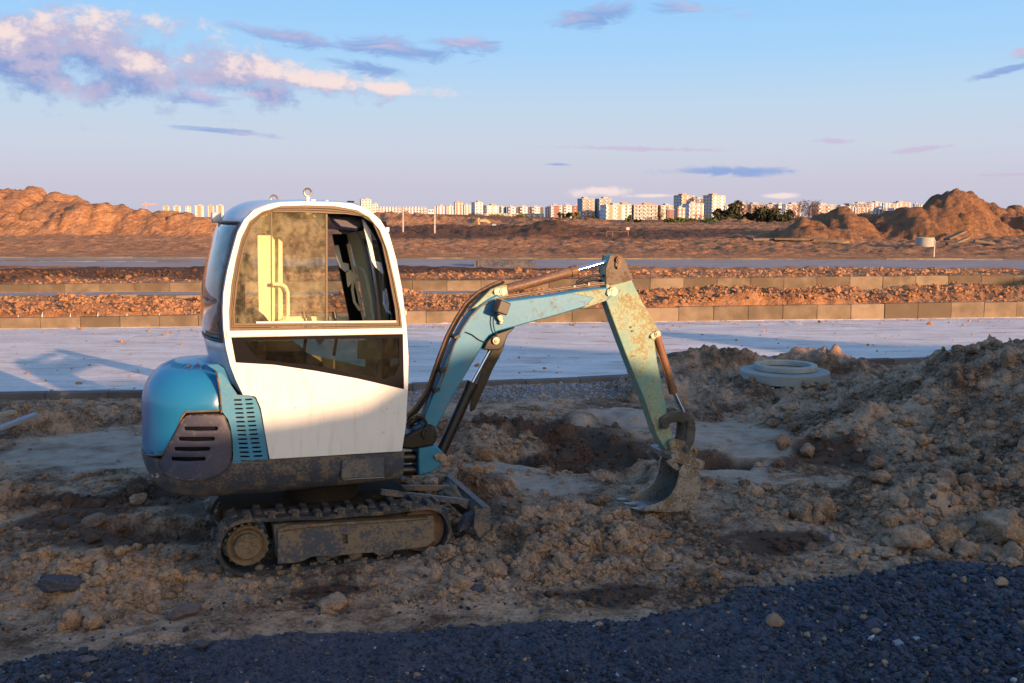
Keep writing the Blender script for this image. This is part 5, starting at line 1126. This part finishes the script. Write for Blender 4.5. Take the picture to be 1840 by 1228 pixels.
# bucket
bk = bpy.data.objects.new('bucket', None); link(bk, body)
OC_ = [(1262, 832), (1256, 848), (1259, 868), (1259, 884), (1253, 900), (1243, 911), (1228, 918), (1205, 921), (1180, 920), (1158, 918)]
MOUTH = [(1158, 912), (1180, 906), (1197, 898), (1211, 884), (1219, 863), (1222, 843), (1232, 826)]
BYH = .165
ocs = smooth_poly(SS_(OC_, -BYH), 2, False); mos = smooth_poly(SS_(MOUTH, -BYH), 1, False)
for yy in (-BYH, BYH-.012): MB().prism(ocs+mos, yy, yy+.012).build('bucket_side', M_BUCKET, bk, bevel=.002)
m = MB(); ctr = Vector((sum(p[0] for p in ocs)/len(ocs), sum(p[1] for p in ocs)/len(ocs)+.1)); 
inn = []
for i, p in enumerate(ocs):
    t = (Vector(ocs[min(i+1, len(ocs)-1)])-Vector(ocs[max(i-1, 0)])).normalized(); n_ = Vector((-t.y, t.x)); n_ = n_ if n_.dot(ctr-Vector(p)) > 0 else -n_; inn.append(tuple(Vector(p)+n_*.012))
m.prism([tuple(p) for p in ocs]+list(reversed(inn)), -BYH+.002, BYH-.002).build('bucket_shell', M_BUCKET, bk, smooth=40)
MB().prism(SS_([(1197, 829), (1210, 823), (1222, 842), (1216, 846), (1199, 834)], -BYH), -BYH-.004, -BYH+.014).prism(SS_([(1197, 829), (1210, 823), (1222, 842), (1216, 846), (1199, 834)], -BYH), BYH-.014, BYH+.004).build('bucket_ear', M_BUCKET, bk, bevel=.003)
MB().prism(SS_([(1203, 817), (1210, 813), (1264, 829), (1262, 842), (1250, 842), (1206, 828)], -.15), -BYH-.006, BYH+.006).build('bucket_top_plate', M_BUCKET, bk, bevel=.004)
for y0 in (-.080, .066): MB().prism(smooth_poly(SS_([(1200, 790), (1212, 788), (1236, 796), (1252, 802), (1256, 810), (1250, 822), (1250, 834), (1212, 822), (1202, 808)], -.07), 1), y0, y0+.014).build('bucket_mount', M_BUCKET, bk, bevel=.003)
pinplate('pin_cap', 1206, 797, .030, -.082, M_PIN, bk); pinplate('pin_cap', 1232.5, 807, .027, -.082, M_LINK, bk); pinplate('pin_cap', 1248, 809, .014, -.080, M_PIN, bk)
ta = Vector(ocs[-1]); tdir = (Vector(S(1128, 914, -BYH))-ta).normalized()
for yy in (-.135, 0, .135):
    o = MB().prism([tuple(ta+Vector((.05, .014))), tuple(ta+tdir*.02+Vector((0, .016))), tuple(ta+tdir*.095+Vector((0, .004))), tuple(ta+tdir*.095-Vector((0, .004))), tuple(ta+tdir*.02-Vector((0, .012))), tuple(ta+Vector((.05, -.008)))], yy-.020, yy+.020).build('bucket_tooth', M_TOOTH, bk, bevel=.004)
MB().prism([tuple(ta+Vector((.10, .004))), tuple(ta+Vector((.10, -.010))), tuple(ta+tdir*.012-Vector((0, .008))), tuple(ta+tdir*.012+Vector((0, .004)))], -BYH-.004, BYH+.004).build('cutting_edge', M_TOOTH, bk, bevel=.002)
# ------------------------------------------------------------------ the town on the horizon
FD = 900.
def colm(name, c): return simple(name, c, .85)
BM = {k_: colm('facade_'+k_, v_) for k_, v_ in dict(white=(.64, .65, .68), cream=(.58, .53, .46), red=(.30, .15, .13), brick=(.46, .26, .19), grey=(.34, .35, .38), salmon=(.52, .27, .19), dark=(.13, .12, .14), blue=(.25, .31, .40), tan=(.45, .34, .22)).items()}
M_WINF = simple('far_window', (.13, .14, .17), .3)
def building(x0, x1, yt, yb, base, band, label, D=FD, floors=9, rz=.35, bands=None, roof=True, depth=14, cat='apartment block'):
    a = at_depth(x0, yb, D); b = at_depth(x1, yt, D); w = b.x-a.x; hgt = b.z-a.z; cx = (a.x+b.x)/2
    t = thing('apartment_block', (cx, D, a.z-1.5), label, cat, None, rz); hgt += 1.5
    wd = max(2., (w-depth*abs(math.sin(rz)))/math.cos(rz)) if w > depth*.8 else w*.8; dp = depth if w > depth*.8 else w*.5
    MB().box((0, 0, hgt/2), (wd, dp, hgt)).build('wall', BM[base], t)
    fl = max(2, min(floors, int(hgt/2.6))); nb = bands if bands is not None else max(1, int(wd/9)); y = -dp/2
    if band and nb:
        m = MB()
        for i in range(nb): m.box(((-wd/2)+(i+.5)*wd/nb, y-.15, hgt*.5), (wd/nb*.46, .5, hgt*.985))
        tag(m.build('facade_band', BM[band], t), kind='stuff')
    m = MB(); nwn = max(2, int(wd/3.0))
    for f_ in range(fl):
        z = hgt*(f_+.55)/fl
        for i in range(nwn): m.box((-wd/2+(i+.5)*wd/nwn, y-.42, z), (wd/nwn*.45, .1, hgt/fl*.46))
        for i in range(max(1, int(dp/4))): m.box((-wd/2-.05, -dp/2+(i+.5)*dp/max(1, int(dp/4)), z), (.1, 1.6, hgt/fl*.46))
    tag(m.build('window', M_WINF, t), kind='stuff')
    if nb and wd > 10:
        m = MB()
        for f_ in range(fl):
            for i in range(nb): m.box(((-wd/2)+(i+.02)*wd/nb+wd/nb*.12, y-.6, hgt*(f_+.3)/fl), (wd/nb*.2, .9, hgt/fl*.34))
        tag(m.build('balcony', BM['white'], t), kind='stuff')
    if roof: MB().box((wd*.12*random.choice((-1, 1)), 0, hgt+.9), (wd*.34, dp*.5, 1.8)).box((0, 0, hgt+.15), (wd+.5, dp+.5, .5)).build('roof', BM['grey' if base != 'cream' else 'brick'], t)
    return t
Bd = building
for i, (x0, x1, yt) in enumerate(((293, 305, 371), (311, 326, 371), (333, 344, 371.5), (349, 367, 370), (372, 386, 370.5), (387, 403, 369.5))):
    Bd(x0, x1, yt, 388, 'cream' if i % 2 == 0 else 'white', 'salmon' if i != 2 else 'white', ('leftmost of the pale tower blocks above the left mound', 'second pale tower from the left above the orange mound', 'third pale tower above the mound, partly hidden by earth', 'wide pale tower, fourth along above the left mound', 'fifth pale tower above the mound, beside the cab', 'cream tower nearest the cab roof on its left')[i], 1500, 16, .3, 1)
Bd(264, 332, 383, 389, 'white', None, 'long low white building beyond the left mound', 1600, 3, .1, 0, False)
Bd(646, 668, 359, 384, 'white', 'cream', 'stepped white tower just right of the cab roof', 1200, 12, .25, 2); Bd(668, 680, 367, 384, 'white', 'cream', 'low white wing attached to the stepped tower by the cab', 1200, 8, .25, 1)
Bd(676, 768, 372, 387, 'grey', 'white', 'very long striped pale block behind the two stakes', 1100, 9, .04, 16, False, 12); Bd(676, 706, 381, 387, 'salmon', None, 'low orange-brick building in front of the striped block', 1000, 3, .1, 0, False)
Bd(768, 781, 377, 387, 'white', None, 'small white shed-like house between the stakes', 1000, 3, .1, 0, False)
for i, (x0, x1, yt, yb, a, b_, lb) in enumerate(((783, 799, 371, 386, 'white', 'brick', 'white and brick block just right of the second stake'), (800, 815, 371, 387, 'white', 'brick', 'white block with dark panels next along from the brick one'), (815, 832, 364.5, 387, 'cream', 'red', 'taller cream block with a red top in the left cluster'), (832, 846, 369, 388, 'white', 'brick', 'block with a red pitched roof in the left cluster'), (847, 868, 364.5, 388, 'white', 'cream', 'bright stepped white block, tallest in its cluster'), (868, 896, 370, 388, 'cream', 'white', 'long cream block left of the dark-panelled row'), (800, 830, 378, 387, 'white', 'dark', 'low white and dark block before the left cluster'))):
    Bd(x0, x1, yt, yb, a, b_, lb, 1000+i*12, 9, .3, 2)
for i, (x0, x1) in enumerate(((896, 911), (911, 932), (932, 953), (953, 976))):
    Bd(x0, x1, 372+(i % 2)*.5, 385, 'dark', 'white', ('first dark-panelled block from the left, joined to the cream one', 'second dark-panelled block in the middle row', 'third dark-panelled block in the middle row', 'fourth dark-panelled block, with an orange end bay')[i], 1000, 8, .05, 1)
Bd(870, 977, 384, 390, 'tan', 'cream', 'long low tan building below the dark-panelled row', 960, 2, .02, 10, False)
for i, (x0, x1) in enumerate(((979, 988), (988, 1010), (1010, 1032), (1032, 1040))):
    Bd(x0, x1, (373, 370, 370, 369.5)[i], 391, 'red' if i % 2 == 0 else 'white', 'white' if i % 2 == 0 else 'red', ('narrow red and white block left of the tall pair', 'red block with white stair towers, second from its left end', 'red and white block just before the tall grey pair', 'narrow white block touching the tall grey-blue pair')[i], 1000, 9, .05, 1)
Bd(1038, 1068, 358, 396, 'blue', 'brick', 'left half of the tall grey-blue block with brick bays', 900, 14, .25, 2); Bd(1068, 1098, 358, 396, 'blue', 'brick', 'right half of the tall grey-blue block with a sunlit end', 900, 14, .25, 2)
Bd(1079, 1120, 369.5, 401, 'white', 'brick', 'sunlit white and brick block in front of the tall pair', 780, 9, .25, 2)
Bd(1100, 1134, 368, 398, 'cream', 'white', 'cream block right behind the sunlit brick one', 860, 9, .15, 3); Bd(1134, 1180, 369, 398, 'cream', 'grey', 'long cream block with grey lower storeys', 860, 9, .1, 4); Bd(1180, 1208, 370, 396, 'tan', 'cream', 'tan block behind the bare tree, left of the towers', 860, 9, .15, 2)
Bd(1196, 1212, 377, 394, 'red', 'red', 'small dark red block below the two towers', 760, 6, .1, 1)
Bd(1211, 1246, 352, 390, 'cream', 'salmon', 'left cream tower with a shaded grey side', 950, 15, .4, 2); Bd(1240, 1264, 358, 390, 'grey', 'dark', 'grey-blue block between the two tall towers', 1000, 13, .1, 2); Bd(1264, 1302, 352, 388, 'cream', 'white', 'right cream tower, broad and sunlit, tallest on the skyline', 930, 15, .42, 2)
Bd(1214, 1232, 374.5, 393, 'brick', 'white', 'low brick and white block at the foot of the left tower', 740, 7, .2, 2); Bd(1228, 1262, 367, 392, 'white', 'brick', 'white block with brick panels in front of the towers', 760, 8, .2, 3)
Bd(1300, 1313, 370, 386, 'cream', 'white', 'small cream block right of the tallest tower', 900, 8, .1, 1); Bd(1313, 1342, 367.5, 392, 'dark', 'red', 'dark block behind the poplar', 850, 9, .1, 2); Bd(1342, 1372, 368, 392, 'brick', 'dark', 'brick block behind the tall thin poplar', 850, 9, .1, 2)
Bd(1372, 1397, 368.5, 388, 'white', 'brick', 'white and brick block left of the round bare tree', 860, 8, .1, 2); Bd(1397, 1405, 366, 388, 'white', None, 'narrow white stair tower left of the round bare tree', 850, 8, .1, 0); Bd(1405, 1436, 368, 388, 'white', 'red', 'white and dark red block beside the round bare tree', 870, 8, .08, 3); Bd(1462, 1498, 369, 390, 'brick', 'grey', 'brick block right behind the round bare tree', 870, 7, .1, 2); Bd(1478, 1500, 368, 374, 'white', None, 'white topped long block right of the round tree', 900, 2, .05, 0, False)
lab = ['grey roofed white block first in the right-hand terraces', 'white and plum block with pale middle bays', 'long grey-fronted block above the plum one', 'orange roofed block on the right-hand hillside', 'orange and white block beside the orange roof', 'white block with stepped roof on the right-hand hill', 'salmon end block above the green bush', 'grey and white block above the green bush', 'white row highest on the right-hand hill', 'pale plum striped terrace below the hilltop row', 'blue-sided block left of the far peak', 'white roofed block next to the blue-sided one', 'last white roofs before the brown peak', 'plum striped terrace nearest the brown peak', 'tan terrace with a bright white gable', 'white and plum terrace left of the bush']
for i, (x0, x1, yt, yb, a, b_) in enumerate(((1500, 1530, 372, 388, 'white', 'dark'), (1530, 1556, 373, 390, 'white', 'red'), (1520, 1560, 366.5, 376, 'grey', 'dark'), (1538, 1556, 363.5, 368, 'brick', None), (1558, 1584, 365, 376, 'salmon', 'white'), (1584, 1600, 365, 374, 'white', 'grey'), (1596, 1606, 367, 377, 'salmon', None), (1602, 1620, 366, 375, 'white', 'grey'), (1606, 1632, 364.5, 370, 'white', 'brick'), (1600, 1640, 374, 384, 'white', 'red'), (1640, 1650, 367, 381, 'blue', None), (1648, 1662, 368, 378, 'white', 'dark'), (1658, 1682, 370, 380, 'white', 'brick'), (1634, 1662, 377, 386, 'white', 'red'), (1556, 1592, 377, 387, 'tan', 'white'), (1578, 1602, 371, 386, 'white', 'red'))):
    Bd(x0, x1, yt, yb, a, b_, lab[i], 960+(i*37) % 160, 6, .06, max(1, int((x1-x0)/7)), i % 2 == 0)
# tower crane
for px, py, hgt_, lb in ((505, 361, 12, 'tiny red tower crane on the skyline behind the cab roof'), (262, 366, 20, 'thin pale tower crane above the left mound')):
    D = 1500.; p = at_depth(px, py, D); t = thing('tower_crane', (p.x, D, p.z-hgt_), lb, 'crane'); mt = BM['brick'] if px > 400 else BM['salmon']
    MB().box((0, 0, hgt_/2), (1.4, 1.4, hgt_+4)).build('mast', mt, t); MB().box((5, 0, hgt_-1), (22, 1.2, 1.2)).build('jib', mt, t); MB().box((0, 0, hgt_+1.5), (1.2, 1.2, 4)).build('apex', mt, t)

# ------------------------------------------------------------------ trees and bushes
def leafm(name, a, b_):
    m, b, T = mat(name, .8, 0, .2); N, L, M, MIX, SS = T; g = N('ShaderNodeNewGeometry').outputs['Position']; L(MIX(SS(noise(T, g, .8, 3), .3, .7), a, b_), b.inputs['Base Color']); return m
LM = dict(dark=leafm('dark_foliage', (.022, .030, .018), (.070, .070, .035)), green=leafm('green_foliage', (.05, .09, .02), (.11, .16, .04)), yellow=leafm('yellow_green_foliage', (.13, .13, .03), (.22, .20, .05)), bare=leafm('bare_twigs', (.09, .055, .04), (.19, .12, .08)))
M_BARK = simple('bark', (.10, .07, .05), .9)
def tree(px, py, w, h_, kind, label, D, name='tree', cat='tree', n=700, group=None, pos=None):
    p = pos or at_depth(px, py, D); W_, H_ = w/F*D, h_/F*D; D = p.y if pos else D; base = p.z; rs = np.random.default_rng(int(px*7+w)); t = thing(name, (p.x, D, base-.4), label, cat, group)
    tr = MB(); tw = H_*.02+.05; tr.tube([(0, 0, 0), (W_*.02, 0, H_*.35), (-W_*.02, 0, H_*.75)], [tw, tw*.7, tw*.25], 7); nl = 14 if kind == 'bare' else 7
    for i in range(nl):
        a = rs.uniform(0, 6.28); z0 = H_*rs.uniform(.15, .6); e = (W_*.42*math.cos(a), W_*.42*math.sin(a), min(H_*.95, z0+H_*rs.uniform(.2, .4))); tr.tube([(0, 0, z0), (e[0]*.5, e[1]*.5, (z0+e[2])/2+.1), e], [tw*.5, tw*.3, tw*.12], 5)
    tr.build('trunk', M_BARK, t)
    cl = [(rs.uniform(-.36, .36), rs.uniform(-.36, .36), rs.uniform(.28, .8), rs.uniform(.12, .24)) for _ in range(9)]; m = MB(); ls = W_*.055+.10
    V, Fc = [], []
    for i in range(n):
        c = cl[rs.integers(0, 9)]; d_ = rs.normal(size=3); d_ /= np.linalg.norm(d_)+1e-6; r_ = c[3]*rs.uniform(.45, 1.1)
        q = np.array([(c[0]+d_[0]*r_)*W_, (c[1]+d_[1]*r_)*W_, (c[2]+d_[2]*r_*.95)*H_]); s_ = ls*rs.uniform(.5, 1.3)*(.5 if kind == 'bare' else 1); u_ = rs.normal(size=3); u_ /= np.linalg.norm(u_); v_ = np.cross(u_, rs.normal(size=3)); v_ /= np.linalg.norm(v_)+1e-6
        k_ = len(V); e2 = .22 if kind == 'bare' else .6; V += [tuple(q-u_*s_), tuple(q+v_*s_*e2), tuple(q+u_*s_), tuple(q-v_*s_*e2)]; Fc.append((k_, k_+1, k_+2, k_+3))
    m.v = V; m.f = Fc; m.m = [0]*len(Fc); m.build('crown', LM[kind], t); return t
for i, (px, w, h_, kd) in enumerate(((1300, 48, 36, 'dark'), (1334, 56, 50, 'dark'), (1366, 50, 44, 'dark'), (1402, 52, 38, 'dark'), (1434, 44, 34, 'bare'), (1276, 34, 18, 'green'), (1244, 44, 18, 'bare'), (1214, 40, 16, 'green'), (1160, 50, 14, 'bare'), (1100, 50, 10, 'bare'))):
    tree(px, 409, w, h_, kd, ('dark thicket furthest left before the brick block', 'dark thicket below the dark block, left of the poplar', 'dark thicket right of the poplar', 'dark thicket before the white stair tower', 'brown scrub at the left foot of the round bare tree', 'green scrub left of the dark thickets', 'brown scrub under the two cream towers', 'green scrub right of the bare brown tree', 'brown scrub before the long cream block', 'brown scrub below the sunlit brick block')[i], 235-i, 'bush', 'bush', 800)
tree(1346, 404, 16, 52, 'bare', 'tall thin poplar, almost bare, left of the brick block', 300, n=600)
tree(1453, 396, 50, 42, 'bare', 'large round bare brown tree against the sky', 280, n=1700); tree(1370, 402, 34, 42, 'bare', 'bare-topped tree just right of the thin poplar', 310, n=900)
tree(1186, 402, 26, 34, 'bare', 'bare brown tree in front of the tan block', 330, n=700); tree(1168, 403, 34, 18, 'bare', 'low bare bush left of the bare brown tree', 320, 'bush', 'bush', 400)
for i, (px, py, w, h_, kd, lb) in enumerate(((1036, 396, 18, 20, 'yellow', 'yellow-green bush left of the tall grey-blue block'), (1022, 394, 16, 16, 'dark', 'dark bush left of the yellow-green one'), (1008, 392, 14, 14, 'dark', 'dark rounded bush before the red and white block'), (1062, 398, 22, 14, 'dark', 'dark bush at the foot of the grey-blue block'), (1048, 402, 50, 10, 'bare', 'brown scrub below the grey-blue block'),
    (1128, 402, 14, 20, 'green', 'green young tree right of the sunlit brick block'), (1146, 402, 16, 12, 'dark', 'small dark bush before the long cream block'), (1205, 405, 34, 18, 'yellow', 'yellowish bush left of the white block'), (1232, 405, 40, 16, 'green', 'wide green bush below the white block'), (1258, 400, 28, 20, 'bare', 'brown bush between the white block and the tower'), (1282, 400, 40, 14, 'green', 'green hedge-like bush below the tallest tower'),
    (1292, 392, 14, 20, 'dark', 'upright dark conifer beside the tallest tower'), (1322, 408, 44, 40, 'dark', 'dense dark green tree clump left of the poplar'), (1352, 410, 34, 30, 'dark', 'dark thicket at the foot of the poplar'), (1358, 402, 14, 26, 'green', 'fresh green tree right of the poplar foot'), (1390, 402, 34, 24, 'dark', 'dark green thicket before the white and brick block'), (1386, 388, 12, 10, 'green', 'bright green bush top before the white and brick block'), (1410, 401, 30, 18, 'dark', 'dark bush left of the round bare tree'), (1422, 402, 18, 12, 'yellow', 'yellowish bush left of the round bare tree'),
    (1500, 390, 26, 9, 'green', 'low green bush behind the far right mound'), (1618, 387, 28, 10, 'green', 'rounded bright green bush among the terraces'), (1590, 389, 14, 6, 'dark', 'small dark bush left of the rounded bright one'), (895, 391, 30, 8, 'yellow', 'yellowish scrub under the cream blocks'), (848, 388, 12, 7, 'green', 'green shrub below the stepped white block'), (935, 392, 26, 10, 'yellow', 'pale green scrub below the dark-panelled row'), (980, 398, 70, 9, 'bare', 'wide brown scrub below the red and white row'), (910, 393, 60, 8, 'bare', 'brown scrub below the first dark-panelled block'), (310, 389, 44, 9, 'dark', 'dark bushes in the dip of the left mound'))):
    tree(px, py, w, h_, kd, lb, 330-i, 'bush' if h_ < 22 else 'tree', 'bush' if h_ < 22 else 'tree', 520)

# ------------------------------------------------------------------ small things on the site
def on_site(px, py, z=None):
    p = ground(px, py, .72)
    for _ in range(3): q = ground(px, py, min(H(p.x, p.y), .95)); p = (p+q)/2
    return Vector((p.x, p.y, min(H(p.x, p.y), 1.1)))
for px, yt, yb, lb in ((724, 372, 416, 'left of the two tall pale stakes right of the cab'), (781, 371, 416, 'right of the two tall pale stakes right of the cab')):
    D = 72.; a = at_depth(px, yb, D); b = at_depth(px, yt, D); zg = H(a.x, D); tag(MB().tube([(a.x, D, min(zg, a.z)-.4), (b.x, D, b.z)], .055, 8).build('stake', M_PALE), lb, 'stake')
p = on_site(1678, 462); tag(MB().tube([p-Vector((0, 0, .2)), p+Vector((0, 0, .75))], .03, 8).build('stake', M_PALE), 'thin pale stake before the far right mound', 'stake')
p = on_site(1092, 428); D = p.y; t = thing('site_fence', p, 'low rail barrier with a small red and white board', 'barrier')
for px in (1090, 1100.5, 1128.5): a = at_depth(px, 425, D)-p; MB().tube([(a.x, 0, -.3), (a.x, 0, .38 if px < 1120 else .62)], .03, 6).build('post', M_KERB, t)
a = at_depth(1090, 415, D)-p; b = at_depth(1128, 415, D)-p; MB().box(((a.x+b.x)/2, 0, .36), (b.x-a.x, .03, .03)).build('rail', M_KERB, t); MB().box((b.x, -.05, .55), (.26, .03, .2)).build('board', simple('board_red', (.6, .2, .16)), t); MB().box((b.x, -.068, .55), (.13, .01, .12)).build('board_centre', simple('board_white', (.75, .72, .68)), t)
# well ring, slabs and rubble near the far right mound
p = on_site(1662, 442); t = ringmesh(.46, .38, .58, 40).build('well_ring', M_CONC, None, fix=True); t.location = p-Vector((0, 0, .06)); tag(t, 'upright round concrete well ring before the far brown peak', 'concrete ring')
for i, (px, py, l_, w_, rz, ry, lb) in enumerate(((1716, 434, 2.0, .9, .3, -.35, 'tilted concrete slab leaning at the foot of the far peak'), (1722, 440, 2.3, .35, .4, -.3, 'long thin slab below the leaning one by the far peak'), (1768, 441, 1.5, .6, -.2, .15, 'broken pale slab lying right of the leaning one'), (1712, 441, 1.0, .5, 0, .1, 'small slab under the leaning one'), (1425, 436, 3.4, .5, .12, .02, 'long pale slab at the left of the slab pile by the dark mound'), (1450, 435, 3.0, .5, -.1, .05, 'middle slab of the pile by the dark mound'), (1475, 434, 2.8, .4, -.3, .04, 'right slab of the pile by the dark mound'), (1400, 436, 2.4, .5, .1, .0, 'flat slab left of the slab pile'), (1490, 438, 2.2, .4, -.25, .08, 'slanting slab at the right end of the slab pile'), (1512, 440, 1.2, .5, 0, 0, 'single small slab right of the slab pile'), (1372, 436, 1.9, .5, .05, 0, 'small flat slab at the far left of the pile'))):
    p = on_site(px, py); tag(MB().box((0, 0, 0), (l_*.7, w_*.7, .13)).build('concrete_slab', M_KERB, None, bevel=.02, seg=1), lb, 'slab'); o = bpy.context.scene.objects[-1] if False else COL.objects[-1]; o.location = p+Vector((0, 0, .12+(.25 if i in (0,) else 0)+.03*(i % 3))); o.rotation_euler = (random.uniform(-.1, .1), ry, rz)
p = on_site(908, 478, 0); t = thing('timber_frame', p, 'dark rectangular frame lying on the orange strip behind the boom', 'frame')
for (x, y, l_, a) in ((0, 0, 2.0, -.12), (0, 1.0, 2.0, -.12), (-1.0, .6, 1.0, 1.45), (1.0, .4, 1.0, 1.45)): MB().box((x, y, .10), (l_, .12, .22), Matrix.Rotation(a, 3, 'Z')).build('beam', M_CHASS, t)
# timber at the left edge
for (x0, y0, x1, y1, z0, z1, mt, lb) in ((-40, 758, 26, 743, .10, .12, M_WOOD, 'short pale plank lying above the other at the left edge'), (-40, 788, 66, 748, .02, .16, M_WOODB, 'long blue-grey plank sloping down to the left edge')):
    a = ground(x0, y0, z0); b = ground(x1, y1, z1); d_ = b-a; o = MB().box((0, 0, 0), (d_.length, .11, .035)).build('plank', mt, None, bevel=.004); o.location = (a+b)/2; o.rotation_euler = (0, -math.asin(d_.z/d_.length), math.atan2(d_.y, d_.x)); zz = max(H(a.x*(1-k_)+b.x*k_, a.y*(1-k_)+b.y*k_)-(a.z*(1-k_)+b.z*k_) for k_ in (.5, .75, .95)); o.location.z += max(0, zz)+.02; tag(o, lb, 'plank')
# second excavator, far away
D = 96.; p = at_depth(890, 412, D); t = thing('distant_excavator', (p.x, D, p.z), 'distant excavator working among the orange mounds behind the boom', 'excavator'); k_ = D/F; q = lambda px, py: ((px-890)*k_, (412-py)*k_)
MY = simple('pale_yellow_paint', (.42, .33, .15), .5); MK = simple('dark_machine', (.05, .05, .06), .6)
MB().prism([q(882, 401), (q(883, 410))[:2], q(896, 411), q(897, 402)], -.7, .7).build('cab', MK, t, bevel=.05); MB().prism([q(884, 402.5), q(885, 407), q(892, 407), q(892, 402.5)], -.72, -.69).build('cab_window', simple('far_glass', (.3, .36, .42), .1), t)
MB().prism([q(886, 411), q(890, 406), q(903, 406), q(904, 411)], -.9, .9).build('body', MY, t, bevel=.05)
MB().prism([q(861, 396), q(866, 394.5), q(876, 395), q(882, 400), q(880, 404), q(874, 399), q(862, 399)], -.2, .2).build('boom', MY, t); MB().prism([q(859, 392), q(862.5, 392), q(862.5, 405), q(859.5, 406)], -.2, .2).build('arm', MY, t); MB().prism([q(857, 404), q(863, 404), q(863, 412), q(858, 412)], -.5, .5).build('bucket', MK, t)
for yy in (-.95, .6): MB().prism([q(882, 412), q(884, 409.5), q(902, 409.5), q(904, 412), q(902, 415), q(884, 415)], yy, yy+.35).build('track', MK, t)
for i, (q_, t_, w_, h_) in enumerate(((-3.2, -27, 2.2, 4.6), (-5.6, -30, 3.4, 3.4), (-9.5, -31, 2.6, 5.4), (-13, -32, 4.0, 4.2), (-1.2, -29, 1.8, 3.4))):
    p_ = tq*q_+tt*t_; tree(i*13, 0, w_, h_, 'dark', ('slender dark tree behind the yard', 'wide dark tree behind the yard', 'tallest dark tree behind the yard', 'broad low tree behind the yard', 'small dark tree beside the added shade bank')[i], F, n=1500, pos=Vector((p_.x, p_.y, 0)))
